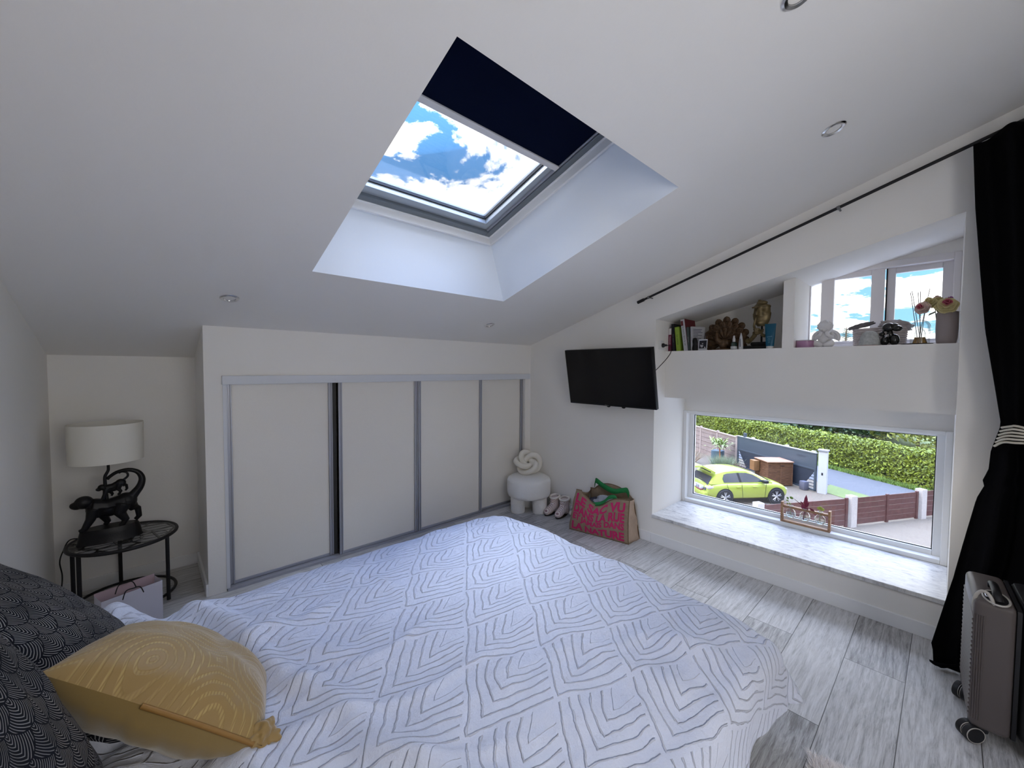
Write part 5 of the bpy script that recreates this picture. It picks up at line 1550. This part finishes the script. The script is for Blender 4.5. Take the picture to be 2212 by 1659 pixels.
for k, y in enumerate((.098, .0, -.098)):
    vb = thing('glass_bulb_vase', ('round glass bulb with a green sprig, nearest the car side of the rack', 'round glass bulb with a purple leaved sprig in the rack middle', 'round glass bulb with a lime leaved sprig at the curtain side')[k], 'vase', (.600, -2.56 + y, .284), group='glass bulbs in the wooden rack')
    MB().lathe([(.0005, .040), (.018, .042), (.031, .056), (.037, .078), (.033, .100), (.020, .115), (.0125, .121), (.0125, .141), (.017, .145)], n=36, caps=False).build('glass_body', CLG_, vb, smooth=179)
    MB().lathe([(.0005, .043), (.018, .045), (.030, .058), (.0345, .078), (.0345, .082), (.0005, .082)], n=36, caps=False).build('water', WAT, vb, smooth=60)
    m = MB()
    for j in range(7):
        a_ = j * .9
        m.tube(catmull([(0, 0, .10), (.008 * math.cos(a_), .010 * math.sin(a_), .075), (.016 * math.cos(a_ + .5), .02 * math.sin(a_ + .5), .055)], 4), .0009, 5)
    m.build('roots', RT_, vb, smooth=60)
    m, mt = sprig(k, 0)
    m.build('sprig', mt, vb, smooth=60)
    m = MB(); m.tube([(.017 * math.cos(t), .017 * math.sin(t), .145) for t in np.linspace(0, 2 * PI, 24, endpoint=False)], .0018, 6, loop=True)
    m.build('glass_lip', mat('lip_glass', (.75, .76, .74), .15), vb, smooth=60)
# ================================================================== OUTSIDE (ground 4.2 m below the bedroom floor)
G = -4.2
g = NG('pale_gravel', .95)
ob = g.tc.outputs['Object']
g.put(g.mix(g.noise(ob, 14, 6, .75), (.068, .051, .034), (.165, .130, .092)), g.b.inputs['Base Color'])
g.bump(g.noise(ob, 30, 4), .6, .03)
struct(MB().box(.9, 70, -30, 45, G - .3, G).build('ground', g.m))
g = NG('grey_road', .95)
g.put(g.mix(g.noise(g.tc.outputs['Object'], 9, 8, .8), (.038, .038, .042), (.105, .105, .11)), g.b.inputs['Base Color'])
def strip(name, x0, x1, z, m, sl=.6, y0=-20, y1=22, kind='structure', stop=None):
    mb = MB(); mb.prism([(x0 + sl * y0, y0), (x1 + sl * y0, y0), (x1 + sl * y1, y1), (x0 + sl * y1, y1)], G, z, 2)
    o = mb.build(name, m); o['kind'] = kind
    return o
struct(MB().box(.9, 10.5, -14, 14, G, G + .01).build('bounce_slab', mat('bounce_pale', (.50, .47, .43), .9, nscale=6, namt=.1)))  # unseen pale slab added to bounce light up into the windows
strip('road', 21.5, 25.5, G + .012, g.m)
g = NG('grass_ground', .95)
g.put(g.mix(g.noise(g.tc.outputs['Object'], 3, 8, .8), (.045, .075, .018), (.15, .17, .055)), g.b.inputs['Base Color'])
GRG = g.m
strip('lawn', 25.3, 60, G + .016, GRG)
strip('verge', 19.9, 21.6, G + .016, GRG, y0=-2.3, y1=.55)
def tufts(name, n, fn, h, m, label, cat='grass', seed=1):
    r_ = random.Random(seed); mb = MB()
    for i in range(n):
        x, y = fn(r_)
        a_ = r_.uniform(0, 2 * PI); w = r_.uniform(.01, .03); hh_ = r_.uniform(.5, 1) * h
        dx, dy = math.cos(a_) * w, math.sin(a_) * w
        mb.add([(x - dx, y - dy, G), (x + dx, y + dy, G), (x + r_.gauss(0, .05), y + r_.gauss(0, .05), G + hh_)], [(0, 1, 2)])
    o = mb.build(name, m); tag(o, label, cat, kind='stuff'); return o
GRS = mat('grass_blade', (.13, .20, .035), .8, nscale=1.5, namt=.35)
def vf(r_):
    y = r_.uniform(-4, 12); return (25.25 + .6 * y + abs(r_.gauss(0, .35)), y)
tufts('roadside_grass', 9000, vf, .22, GRS, 'rough green grass along the foot of the hedge')
# hedge
def leaf_mat(name, c1, c2, sc=2.2):
    g = NG(name, .6)
    geo = g.N.new('ShaderNodeNewGeometry')
    n_ = g.n('ShaderNodeTexWhiteNoise', noise_dimensions='1D'); g.L.new(geo.outputs['Random Per Island'], n_.inputs['W'])
    f = g.math('ADD', g.math('MULTIPLY', n_.outputs['Value'], .6), g.math('MULTIPLY', g.noise(g.tc.outputs['Object'], sc, 3), .4))
    g.put(g.mix(f, c1, c2), g.b.inputs['Base Color'])
    d = g.b.inputs['Subsurface Weight'] if False else None
    return g.m
HG = leaf_mat('hedge_leaves', (.035, .060, .003), (.25, .30, .008))
DKL = mat('hedge_core', (.012, .022, .006), .9)
def leaves(mb, n, pf, r_, size=.09):
    for i in range(n):
        p, nrm = pf(r_)
        d = (nrm + Vector((r_.gauss(0, .6), r_.gauss(0, .6), r_.gauss(0, .6)))).normalized()
        x, y, _ = frame_from(d)
        a_ = r_.uniform(0, 2 * PI); s_ = size * r_.uniform(.6, 1.3)
        u = (x * math.cos(a_) + y * math.sin(a_)) * s_; v = (y * math.cos(a_) - x * math.sin(a_)) * s_ * .5
        mb.add([p - u, p - v + d * s_ * .2, p + u, p + v + d * s_ * .2], [(0, 1, 2), (0, 2, 3)])
hx0 = 26.15; hw = 1.3; hh = 1.76
hg = thing('hedge', 'long clipped bright green laurel hedge beyond the gravel road', 'hedge', (26.5, 0, G))
mb = MB(); mb.prism([(hx0 + .12 + .6 * -9, -9), (hx0 + hw - .12 - 5.4, -9), (hx0 + hw - .12 + .6 * 16, 16), (hx0 + .12 + .6 * 16, 16)], G, G + hh - .12, 2)
mb.build('hedge_core', DKL, hg, off=hg.location)
def hp(r_):
    y = r_.uniform(-6, 14)
    bump = .10 * mn.noise((y * .8, 0, 5)) + .05 * mn.noise((y * 2.5, 3, 5))
    if r_.random() < .60:
        t = r_.random() ** .8
        return Vector((hx0 + .6 * y + r_.gauss(0, .07) + .12 * mn.noise((y * 1.2, t * 3, 0)), y, G + t * (hh + bump))), Vector((-.85, .4, .25))
    return Vector((hx0 + .6 * y + r_.uniform(0, hw), y, G + hh + bump + r_.gauss(0, .05))), Vector((0, 0, 1))
r_ = random.Random(11)
mb = MB(); leaves(mb, 34000, hp, r_, .085); mb.build('foliage', HG, hg, off=hg.location)
# dark trees and shrubs beyond the hedge
TL = leaf_mat('tree_leaves_dark', (.010, .024, .008), (.05, .10, .025), 1.2)
TY_ = leaf_mat('shrub_leaves_yellow', (.16, .20, .03), (.42, .42, .12), 1.2)
BRK = mat('bark', (.14, .10, .075), .9, bscale=8, bump=1, bdist=.05)
def bush(name, label, c, r, n, m, size, cat, trunk=0, seed=1):
    t = thing(name, label, cat, (c[0], c[1], G))
    mb = MB(); rr_ = random.Random(seed)
    blobs = [(Vector((rr_.gauss(0, .35) * r[0], rr_.gauss(0, .35) * r[1], trunk + r[2] * (1 + rr_.gauss(0, .25)))), rr_.uniform(.55, .85)) for _ in range(9)]
    def pf(q):
        b_, s_ = q.choice(blobs)
        d = Vector((q.gauss(0, 1), q.gauss(0, 1), q.gauss(0, 1))).normalized()
        k_ = s_ * (1 + .2 * mn.noise(d * 3 + b_))
        p = b_ + Vector((d.x * r[0] * k_, d.y * r[1] * k_, d.z * r[2] * k_))
        if p.z < .02: p.z = abs(p.z) * .3
        return p, d
    leaves(mb, n, pf, rr_, size)
    mb.build('foliage', m, t)
    mb = MB(); mb.tube([(0, 0, 0), (.05, 0, trunk + r[2] * .5), (0, .1, trunk + r[2])], [.10 + .02 * r[2], .08, .05], 10); mb.build('trunk', BRK, t, smooth=60)
    return t
bush('tree', 'broad dark green tree beyond the hedge, above the grey gate', (36.5, 8.3), (2.2, 3.2, 1.9), 5200, TL, .22, 'tree', 0, 3)
bush('tree', 'dark evergreen mass beyond the hedge, left of the bare trunk', (38.5, 5.2), (2.2, 2.0, 1.7), 3600, TL, .22, 'tree', 0, 4)
bush('tree', 'low dark green tree beyond the hedge, right of the white wall', (42.5, .8), (2.6, 2.6, 1.6), 4600, TL, .22, 'tree', 0, 5)
bush('shrub', 'yellow green shrub beyond the right end of the hedge', (39.5, -1.9), (1.2, 1.5, 1.2), 1500, TY_, .16, 'shrub', .2, 6)
bush('shrub', 'sparse yellow leaved shrub before the dark tree beyond the hedge', (39.8, .35), (.6, .6, .9), 500, TY_, .13, 'shrub', .2, 7)
t_ = thing('tree', 'tall tree with a bare trunk before the distant white wall', 'tree', (44.0, 3.45, G))
MB().tube([(0, 0, 0), (.05, .02, 1.2), (-.05, .1, 3.0), (.1, -.2, 5.0), (0, -.3, 9.7)], [.42, .36, .34, .22, .03], 14).build('trunk', mat('bark_light', (.26, .19, .14), .9, bscale=6, bump=1, bdist=.06), t_, smooth=60)
MB().tube([(0, .05, 2.2), (.1, .9, 3.2), (.1, 1.6, 4.6)], [.16, .12, .07], 10).build('branch', BRK, t_, smooth=60)
mb = MB(); r_ = random.Random(2)
for k in range(170):
    z = 5.2 + 4.4 * (k / 170); a_ = k * 2.4; L_len = (1 - (k / 170)) * 1.5 + .3
    p0 = Vector((0, -.3, z)); p1 = Vector((math.cos(a_) * L_len, math.sin(a_) * L_len - .3, z + .25 * L_len))
    mb.tube([p0, p1], [.02, .006], 4)
    for j in range(6):
        q = p0.lerp(p1, .3 + .12 * j)
        s_ = Vector((-math.sin(a_), math.cos(a_), .2)) * .17
        mb.add([q, q + s_ + (p1 - p0) * .10, q + s_ * .6], [(0, 1, 2)]); mb.add([q, q - s_ + (p1 - p0) * .10, q - s_ * .6], [(0, 1, 2)])
mb.build('foliage', TL, t_)
tag(MB().box(49.5, 49.8, -2, 9.5, G, G + 1.9).build('boundary_wall', mat('far_white_wall', (.36, .35, .34), .9)), 'distant pale boundary wall glimpsed behind the trees', 'wall')
t_ = thing('house', 'pale distant building glimpsed above the left end of the hedge', 'house', (47, 14.5, G))
MB().box(-2, 2, -2.2, 2.2, 0, 2.9).build('wall', mat('far_house', (.30, .31, .33), .9), t_)
MB().prism([(-2.5, 2.9), (2.5, 2.9), (0, 4.2)], -2.4, 2.4, 0).build('roof', mat('far_roof', (.22, .12, .08), .9), t_)
# grey sliding gate between white post and plank wall
ga, gb = Vector((19.87, .75, 0)), Vector((22.45, 5.0, 0))
gd = (gb - ga); GLn = gd.length; gd.normalize()
gang = math.atan2(gd.y, gd.x)
def lm(o_, a_): return Matrix.Translation(o_) @ Matrix.Rotation(a_, 4, 'Z')
gate = thing('sliding_gate', 'slate grey sliding driveway gate with triangular cut outs', 'gate', (ga.x, ga.y, G), (0, 0, gang))
GT = mat('gate_slate', (.065, .080, .100), .35, metal=.2); GTD = mat('gate_dark', (.040, .046, .062), .35, metal=.2)
zt = 1.84
MB().box(0, GLn, -.02, .02, 1.10, zt - .06).build('upper_panel', GT, gate)
# lower panel with openings near both ends
m = MB(); m.prism([(.70, .12), (1.15, .12), (GLn - .70, .12), (GLn - .12, 1.02), (.10, 1.02), (.10, .98)], -.018, .018, 1)
m.build('lower_panel', GTD, gate)
m = MB(); m.box(0, GLn, -.035, .035, zt - .07, zt); m.box(0, GLn, -.035, .035, .04, .12); m.box(0, GLn, -.030, .030, 1.02, 1.10); m.box(0, .10, -.035, .035, .04, zt); m.box(GLn - .08, GLn, -.035, .035, .04, zt)
m.build('frame', GT, gate, bevel=.008)
MB().box(.0, GLn, -.045, .045, zt, zt + .035).build('top_rail', mat('gate_top_white', (.42, .43, .45), .4), gate)
m = MB()
for k in range(5): m.box(.1, .62 - k * .10, -.012, .012, .22 + k * .15, .25 + k * .15)
for k in range(5): m.box(GLn - .62 + k * .1, GLn - .08, -.012, .012, .22 + k * .15, .25 + k * .15)
m.build('slats', GTD, gate)
# triangular ornament rising over the crate
tx = 2.55
m = MB()
for k in range(9):
    f_ = k / 9
    m.tube([(tx - .75 * (1 - f_), -.030, 1.06 + .60 * f_), (tx + .62 * (1 - f_), -.030, 1.06 + .60 * f_)], .012, 5)
m.tube([(tx - .78, -.032, 1.04), (tx, -.032, 1.70)], .022, 6); m.tube([(tx + .65, -.032, 1.04), (tx, -.032, 1.70)], .022, 6)
m.build('cut_out_ornament', mat('gate_ornament', (.12, .115, .13), .5), gate)
for s_ in (.08, 1.55, 3.75, 4.35):
    m = MB(); m.box(s_, s_ + .16, -.05, .05, zt + .02, zt + (.10 if s_ != 4.35 else .26)); m.build('guide_bracket', mat('bracket_white', (.50, .50, .52), .5) if s_ != 4.35 else GT, gate)
vs, fs = text_mesh('namur', .20, 0, 0)
MB().add(vs, fs, Matrix(((-1, 0, 0, .78), (0, 0, 1, .024 if False else .024), (0, 1, 0, 1.58), (0, 0, 0, 1)))).build('lettering', GTD, gate)
mt_ = tag(MB().rbox(-.14, .14, -.30, -.02, 0, .42, .03, M=lm(Vector((ga.x, ga.y, G)), gang) @ Matrix.Translation((.45, .30 if False else 0.34 - .0, 0))).build('gate_motor', mat('motor_grey', (.10, .10, .13), .5), smooth=40), 'dark grey gate motor box on a pale plinth at the foot of the gate', 'motor')
gp = thing('gate_post', 'tall white rendered gate post with a flat grey cap', 'post', (19.95, .52, G))
MB().box(-.16, .16, -.16, .16, 0, 1.98).build('post', mat('render_white', (.42, .42, .46), .8), gp)
MB().box(-.20, .20, -.20, .20, 1.98, 2.05).build('cap', mat('cap_stone', (.20, .20, .21), .8), gp, bevel=.01)
MB().box(-.168, -.158, -.03, .03, .86, .98).build('key_switch', BLK, gp)
# plank wall continuing from the gate
wl_ = thing('garden_wall', 'low wall of pinkish concrete planks behind the car', 'wall', (gb.x, gb.y, G), (0, 0, math.radians(52)))
PKW = mat('pink_concrete', (.24, .185, .165), .9, nscale=3, namt=.15)
MB().box(.05, 7.5, -.03, .03, 0, 1.72).build('panel', PKW, wl_)
m = MB()
for k in range(1, 6): m.box(.05, 7.5, -.036, .036, k * .29, k * .29 + .015)
m.build('panel_joint', mat('joint_dark', (.07, .05, .045), .9), wl_)
for k in range(4): MB().box(k * 1.95, k * 1.95 + .12, -.06, .06, 0, 1.86).build('post', mat('pink_post', (.34, .27, .24), .9), wl_)
MB().box(0, 7.5, -.06, .06, 1.72, 1.78).build('coping', mat('pink_post', (0, 0, 0)), wl_)
# planting before it
t_ = thing('young_tree', 'young loquat tree with long leaves by the plank wall', 'tree', (21.8, 5.75, G))
MB().tube([(0, 0, 0), (.0, .0, .6), (.05, .05, 1.25)], [.05, .045, .03], 8).build('trunk', mat('trunk_orange', (.36, .15, .08), .8), t_, smooth=60)
mb = MB(); r_ = random.Random(5)
for k in range(110):
    a_ = r_.uniform(0, 2 * PI); e_ = r_.uniform(-.3, 1.2); l_ = r_.uniform(.35, .55)
    c_ = Vector((.05 + r_.gauss(0, .16), .05 + r_.gauss(0, .22), 1.30 + r_.gauss(0, .13)))
    d_ = Vector((math.cos(a_) * math.cos(e_), math.sin(a_) * math.cos(e_), math.sin(e_)))
    s_ = Vector((0, 0, 1)).cross(d_).normalized() * .055
    mb.add([c_, c_ + d_ * l_ * .5 + s_ + Vector((0, 0, .04)), c_ + d_ * l_ + Vector((0, 0, -.05)), c_ + d_ * l_ * .5 - s_ + Vector((0, 0, .04))], [(0, 1, 2, 3)])
mb.build('foliage', leaf_mat('loquat_leaves', (.10, .16, .05), (.34, .40, .14)), t_)
def clump(name, label, x, y, n, h, w, m, seed, cat='plant'):
    mb = MB(); r_ = random.Random(seed)
    for k in range(n):
        bx, by = r_.gauss(0, w * .35), r_.gauss(0, w * .35)
        tx_, ty_ = bx * 2 + r_.gauss(0, w * .3), by * 2 + r_.gauss(0, w * .3); z = r_.uniform(.5, 1) * h
        s_ = Vector((r_.gauss(0, 1), r_.gauss(0, 1), 0)).normalized() * .018
        mb.add([Vector((x + bx, y + by, G)) - s_, Vector((x + bx, y + by, G)) + s_, Vector((x + tx_, y + ty_, G + z))], [(0, 1, 2)])
    tag(mb.build(name, m), label, cat)
clump('lavender_bush', 'grey green spiky bush behind the open car boot', 20.9, 5.25, 700, .95, .55, mat('sage', (.20, .24, .15), .8), 1)
clump('low_shrub', 'reddish low shrub beside the foot of the gate', 21.1, 4.75, 300, .6, .4, mat('reddish', (.22, .13, .08), .8), 2)
clump('low_shrub', 'brown dry shrub left of the young tree', 21.2, 7.6, 500, 1.0, .6, mat('dry_brown', (.24, .16, .09), .8), 3)
tag(MB().rbox(22.0, 22.55, 5.75, 6.35, G, G + .85, .05).build('planter', mat('planter_blue', (.07, .11, .14), .5), smooth=40), 'dark blue square planter box behind the young tree', 'planter')
# wooden pool-heater crate
cr = thing('slatted_wooden_box', 'large slatted brown wooden cover box in front of the grey gate', 'box', (19.26, 2.58, G), (0, 0, math.atan2(-.83, .94)))
WD = NG('red_cedar', .7)
WD.put(WD.ramp(WD.noise(WD.mapping(WD.tc.outputs['Object'], (1.5, 1.5, 14)), 3, 6), [(.3, (.05, .018, .008)), (.7, (.20, .095, .045))]), WD.b.inputs['Base Color'])
WD = WD.m
WDT = mat('cedar_top', (.30, .17, .11), .7, nscale=5, namt=.15)
CW, CD, CH = 1.25, 1.0, 1.22
for nm_, (x0, x1, y0, y1) in dict(front=(0, CW, 0, .02), side=(0, .02, 0, CD), back=(0, CW, CD - .02, CD), far=(CW - .02, CW, 0, CD)).items():
    m = MB()
    for k in range(18):
        z = .04 + k * .065
        m.box(x0 + .01, x1 - .01 if x1 - x0 > .1 else x1, y0 + .01 if y1 - y0 > .1 else y0, y1, z, z + .048)
    m.build('slatted_side', WD, cr)
MB().box(.03, CW - .03, .03, CD - .03, 0, CH - .05).build('dark_inside', mat('crate_inside', (.04, .02, .012), .9), cr)
m = MB()
for x in (0, CW - .05, CW * .5): m.box(x, x + .05, -.012, .03, 0, CH - .04)
for y in (0, CD - .05): m.box(-.012, .02, y, y + .05, 0, CH - .04)
m.build('corner_post', WD, cr)
MB().box(-.05, CW + .03, -.05, CD + .03, CH - .04, CH).build('lid', WDT, cr)
MB().box(-.30, -.02, .62, .98, .62, 1.12).build('side_box', mat('cedar_light', (.20, .10, .04), .7), cr)
MB().box(.62, .80, -.025, -.012, 1.0, 1.03).build('handle', BLK, cr)
# brown composite fence with pale posts
pp_ = [Vector((12.25, 1.00, G)), Vector((15.74, -1.04, G)), Vector((18.90, -2.73, G)), Vector((22.1, -4.42, G))]
BRW = mat('fence_brown', (.085, .034, .030), .5, nscale=6, namt=.2); BPO = mat('fence_post_pale', (.40, .36, .33), .9, nscale=30, namt=.1)
for k, p in enumerate(pp_):
    d_ = (pp_[1] - pp_[0]).normalized() if k == 0 else (p - pp_[k - 1]).normalized()
    o = MB().box(-.13, .13, -.12, .12, 0, 1.15).build('fence_pillar', BPO); o.location = p; o.rotation_euler = (0, 0, math.atan2(d_.y, d_.x))
    tag(o, ('pale fence pillar just in front of the yellow car', 'pale fence pillar left of the widest brown panel', 'pale fence pillar at the right side of the lower window view', 'pale fence pillar farthest along the brown fence')[k], 'pillar', 'pale pillars of the brown fence')
for k in range(3):
    a_, b_ = pp_[k], pp_[k + 1]; d_ = b_ - a_; Ln = d_.length; d_.normalize()
    f = thing('fence_panel', ('brown plank fence panel behind the wooden plant rack', 'brown plank fence panel between the two tall pale pillars', 'brown plank fence panel at the right window edge')[k], 'fence', a_, (0, 0, math.atan2(d_.y, d_.x)), 'brown plank fence panels')
    m = MB()
    for j in range(5): m.box(.18, Ln - .18, -.012, .012, .06 + j * .20, .06 + j * .20 + .188)
    m.build('planks', BRW, f)
    for s_ in (.18, Ln / 2 - .05, Ln - .28): MB().box(s_, s_ + .10, -.035, .035, 0, 1.08).build('upright', BRW, f, bevel=.004)
# yellow car, boot open
car = thing('car', 'lime yellow hatchback parked on the gravel with its boot open', 'car', (14.69, 2.93, G), (0, 0, math.atan2(-1.40, 1.86)))
S_ = .955
CY = mat('car_yellow', (.30, .35, .055), .22, coat=.8); CGL = mat('car_glass', (.03, .04, .055), .05, coat=.5, spec=.8); TYR = mat('tyre', (.018, .018, .020), .8); ALW = mat('alloy', (.55, .55, .56), .3, metal=.7); CBK = mat('car_black', (.02, .02, .022), .5)
# local: x forward, rear wheel at x=0, y to the far side (right flank is y=0 .. -), z up
WB = 2.33
CWd = 1.70
st_x = [-.78, -.74, -.60, -.35, 0, .5, 1.0, 1.5, 2.0, 2.25, 2.6, 2.85, 2.97, 3.02]
belt = [.62, .80, .88, .90, .92, .92, .91, .90, .90, .90, .84, .72, .60, .50]
sill = [.38, .30, .26, .22, .20, .19, .19, .19, .19, .19, .20, .22, .26, .32]
wid = [.74, .79, .83, .85, .86, .865, .865, .865, .86, .85, .82, .76, .68, .60]
m = MB(); R = []
for x, b_, s_, w_ in zip(st_x, belt, sill, wid):
    y0 = CWd / 2
    R.append([Vector((x, y0 + w_ * c_, z)) for c_, z in ((-.86, s_), (-.97, s_ + .06), (-1.0, s_ + (b_ - s_) * .55), (-.985, b_ - .06), (-.90, b_ + .0), (-.5, b_ + .035), (0, b_ + .05), (.5, b_ + .035), (.90, b_), (.985, b_ - .06), (1.0, s_ + (b_ - s_) * .55), (.97, s_ + .06), (.86, s_))])
m.rings(R, True, True)
lowb = m.build('lower_body', CY, car, smooth=50, sub=1)
# greenhouse
gx = [(-.62, .92), (-.30, 1.30), (0.05, 1.385), (.55, 1.42), (1.05, 1.40), (1.45, 1.30), (1.85, 1.10), (2.18, .93)]
m = MB(); R = []
for x, z in gx:
    wt = .63 if z > 1.2 else .70; wb_ = .80
    zz0 = .88
    y0 = CWd / 2
    R.append([Vector((x, y0 - wb_, zz0)), Vector((x, y0 - wb_ + (wb_ - wt) * .85 * (z - zz0) / .5, zz0 + (z - zz0) * .80)), Vector((x, y0 - wt, z - .02)), Vector((x, y0 - wt * .6, z + .012)), Vector((x, y0, z + .02)), Vector((x, y0 + wt * .6, z + .012)), Vector((x, y0 + wt, z - .02)), Vector((x, y0 + wb_ - (wb_ - wt) * .85 * (z - zz0) / .5, zz0 + (z - zz0) * .80)), Vector((x, y0 + wb_, zz0))])
m.rings(R, True, True)
m.build('cabin', CY, car, smooth=50)
def side_y(z): return CWd / 2 - .80 + .17 * (z - .88) / .5 - .012
def sidepoly(pts, name, mt, off=0.0):
    m = MB(); m.add([Vector((x, side_y(z) - off, z)) for x, z in pts], [tuple(range(len(pts)))])
    return m.build(name, mt, car, solid=.012)
sidepoly([(-.02, .95), (-.06, 1.10), (.02, 1.26), (.16, 1.30), (.60, 1.325), (.68, .95)], 'side_window', CGL)
sidepoly([(.76, .95), (.70, 1.325), (1.05, 1.315), (1.32, 1.24), (1.62, 1.08), (1.78, .95)], 'side_window', CGL)
sidepoly([(.67, .95), (.60, 1.325), (.70, 1.325), (.77, .95)], 'door_pillar', CBK, .002)
m = MB(); m.add([Vector((1.50, CWd / 2 - .60, 1.285)), Vector((1.50, CWd / 2 + .60, 1.285)), Vector((2.16, CWd / 2 + .72, .955)), Vector((2.16, CWd / 2 - .72, .955))], [(0, 1, 2, 3)]); m.build('windscreen', CGL, car, solid=.02)
m = MB()
for x0, x1 in ((.06, .30), (.74, .80), (1.86, 1.80)):
    m.tube([(x0, -.006, .90), ((x0 + x1) / 2, -.016, .60), (x1, -.010, .26)], .006, 5)
m.build('door_seam', CBK, car)
m = MB()
for x in (.50, 1.25): m.rbox(x, x + .20, -.038, -.008, .745, .775, .01)
m.build('door_handle', CY, car, smooth=40)
MB().rbox(1.66, 1.86, -.16, .03, .92, 1.05, .03).build('wing_mirror', CBK, car, smooth=40)
MB().prism([(2.62, .74), (2.90, .66), (2.93, .58), (2.70, .62)], .115, .24, 1).build('headlight', mat('headlight', (.55, .57, .60), .1, coat=.5), car)
MB().rbox(-.75, -.48, .03, .30, .69, .79, .02).build('tail_light', mat('tail_light', (.42, .36, .38), .15, coat=.5), car, smooth=40)
for x in (0, WB):
    m = MB(); Mw = Matrix.Translation((x, .085, .33)) @ Matrix.Rotation(PI / 2, 4, 'X')
    MB().lathe([(.0005, -.02), (.375, -.02), (.375, .0952), (.0005, .0952)], n=40, M=Mw).build('wheel_arch', CBK, car)
    Mw = Matrix.Translation((x, .075, .33)) @ Matrix.Rotation(PI / 2, 4, 'X')
    w_ = MB().lathe([(.22, -.09), (.30, -.09), (.33, -.06), (.33, .08), (.305, .105), (.235, .105), (.22, .09)], n=48, M=Mw).build('wheel', TYR, car, smooth=40)
    MB().lathe([(.0005, .05), (.22, .05), (.236, .10), (.222, .104), (.20, .075), (.0005, .062)], n=48, M=Mw).build('rim_dish', CBK, w_, smooth=40)
    m = MB()
    for k in range(5):
        for dlt in (-.20, .20):
            t = k * 2 * PI / 5 + .3
            m.tube([Mw @ Vector((.04 * math.cos(t), .04 * math.sin(t), .095)), Mw @ Vector((.215 * math.cos(t + dlt), .215 * math.sin(t + dlt), .100))], .019, 5)
    m.lathe([(.0005, .10), (.05, .10), (.05, .08)], n=20, M=Mw)
    m.build('rim_spokes', ALW, w_, smooth=60)
    Mf = Matrix.Translation((x, CWd - .08, .33)) @ Matrix.Rotation(PI / 2, 4, 'X')
    MB().lathe([(.0005, -.09), (.30, -.09), (.33, -.06), (.33, .08), (.0005, .09)], n=40, M=Mf).build('wheel', TYR, car, smooth=40)
# boot opening and raised tailgate
MB().add([Vector((-.47, .26, 1.16)), Vector((-.47, CWd - .26, 1.16)), Vector((-.79, CWd - .16, .62)), Vector((-.79, .16, .62))], [(0, 1, 2, 3)]).build('boot_opening', mat('boot_dark', (.035, .037, .050), .8), car, solid=.03)
tg = MB().add([Vector((-.34, .20, 1.33)), Vector((-.34, CWd - .20, 1.33)), Vector((-.92, CWd - .22, 1.62)), Vector((-1.20, CWd - .28, 1.60)), Vector((-1.20, .28, 1.60)), Vector((-.92, .22, 1.62))], [(0, 1, 2, 5), (5, 2, 3, 4)]).build('tailgate', CY, car, solid=.07, bevel=.02)
MB().add([Vector((-.45, .33, 1.335)), Vector((-.45, CWd - .33, 1.335)), Vector((-.80, CWd - .36, 1.505)), Vector((-.80, .36, 1.505))], [(0, 1, 2, 3)]).build('rear_window', CGL, tg, solid=.05)
MB().rbox(-.90, -.72, .06, CWd - .06, .34, .56, .05).build('rear_bumper', CY, car, smooth=40)
pb_ = thing('plastic_bag', 'white bag with dark print and red base lying in the open car boot', 'bag', Vector((14.69, 2.93, G)), (0, 0, math.atan2(-1.40, 1.86)))
MB().rbox(-.90, -.70, .36, .95, .60, .76, .04).build('bag_body', mat('bag_white', (.45, .44, .48), .5), pb_, smooth=40)
MB().rbox(-.905, -.70, .35, .70, .565, .62, .02).build('bag_base', mat('bag_red', (.20, .04, .06), .5), pb_, smooth=40)
vs, fs = text_mesh('210', .17, 0, .004)
MB().add(vs, fs, Matrix(((0, 0, -1, -.905), (-1, 0, 0, .58), (0, 1, 0, .69), (0, 0, 0, 1)))).build('print', mat('ink_navy', (.02, .02, .05), .5), pb_)
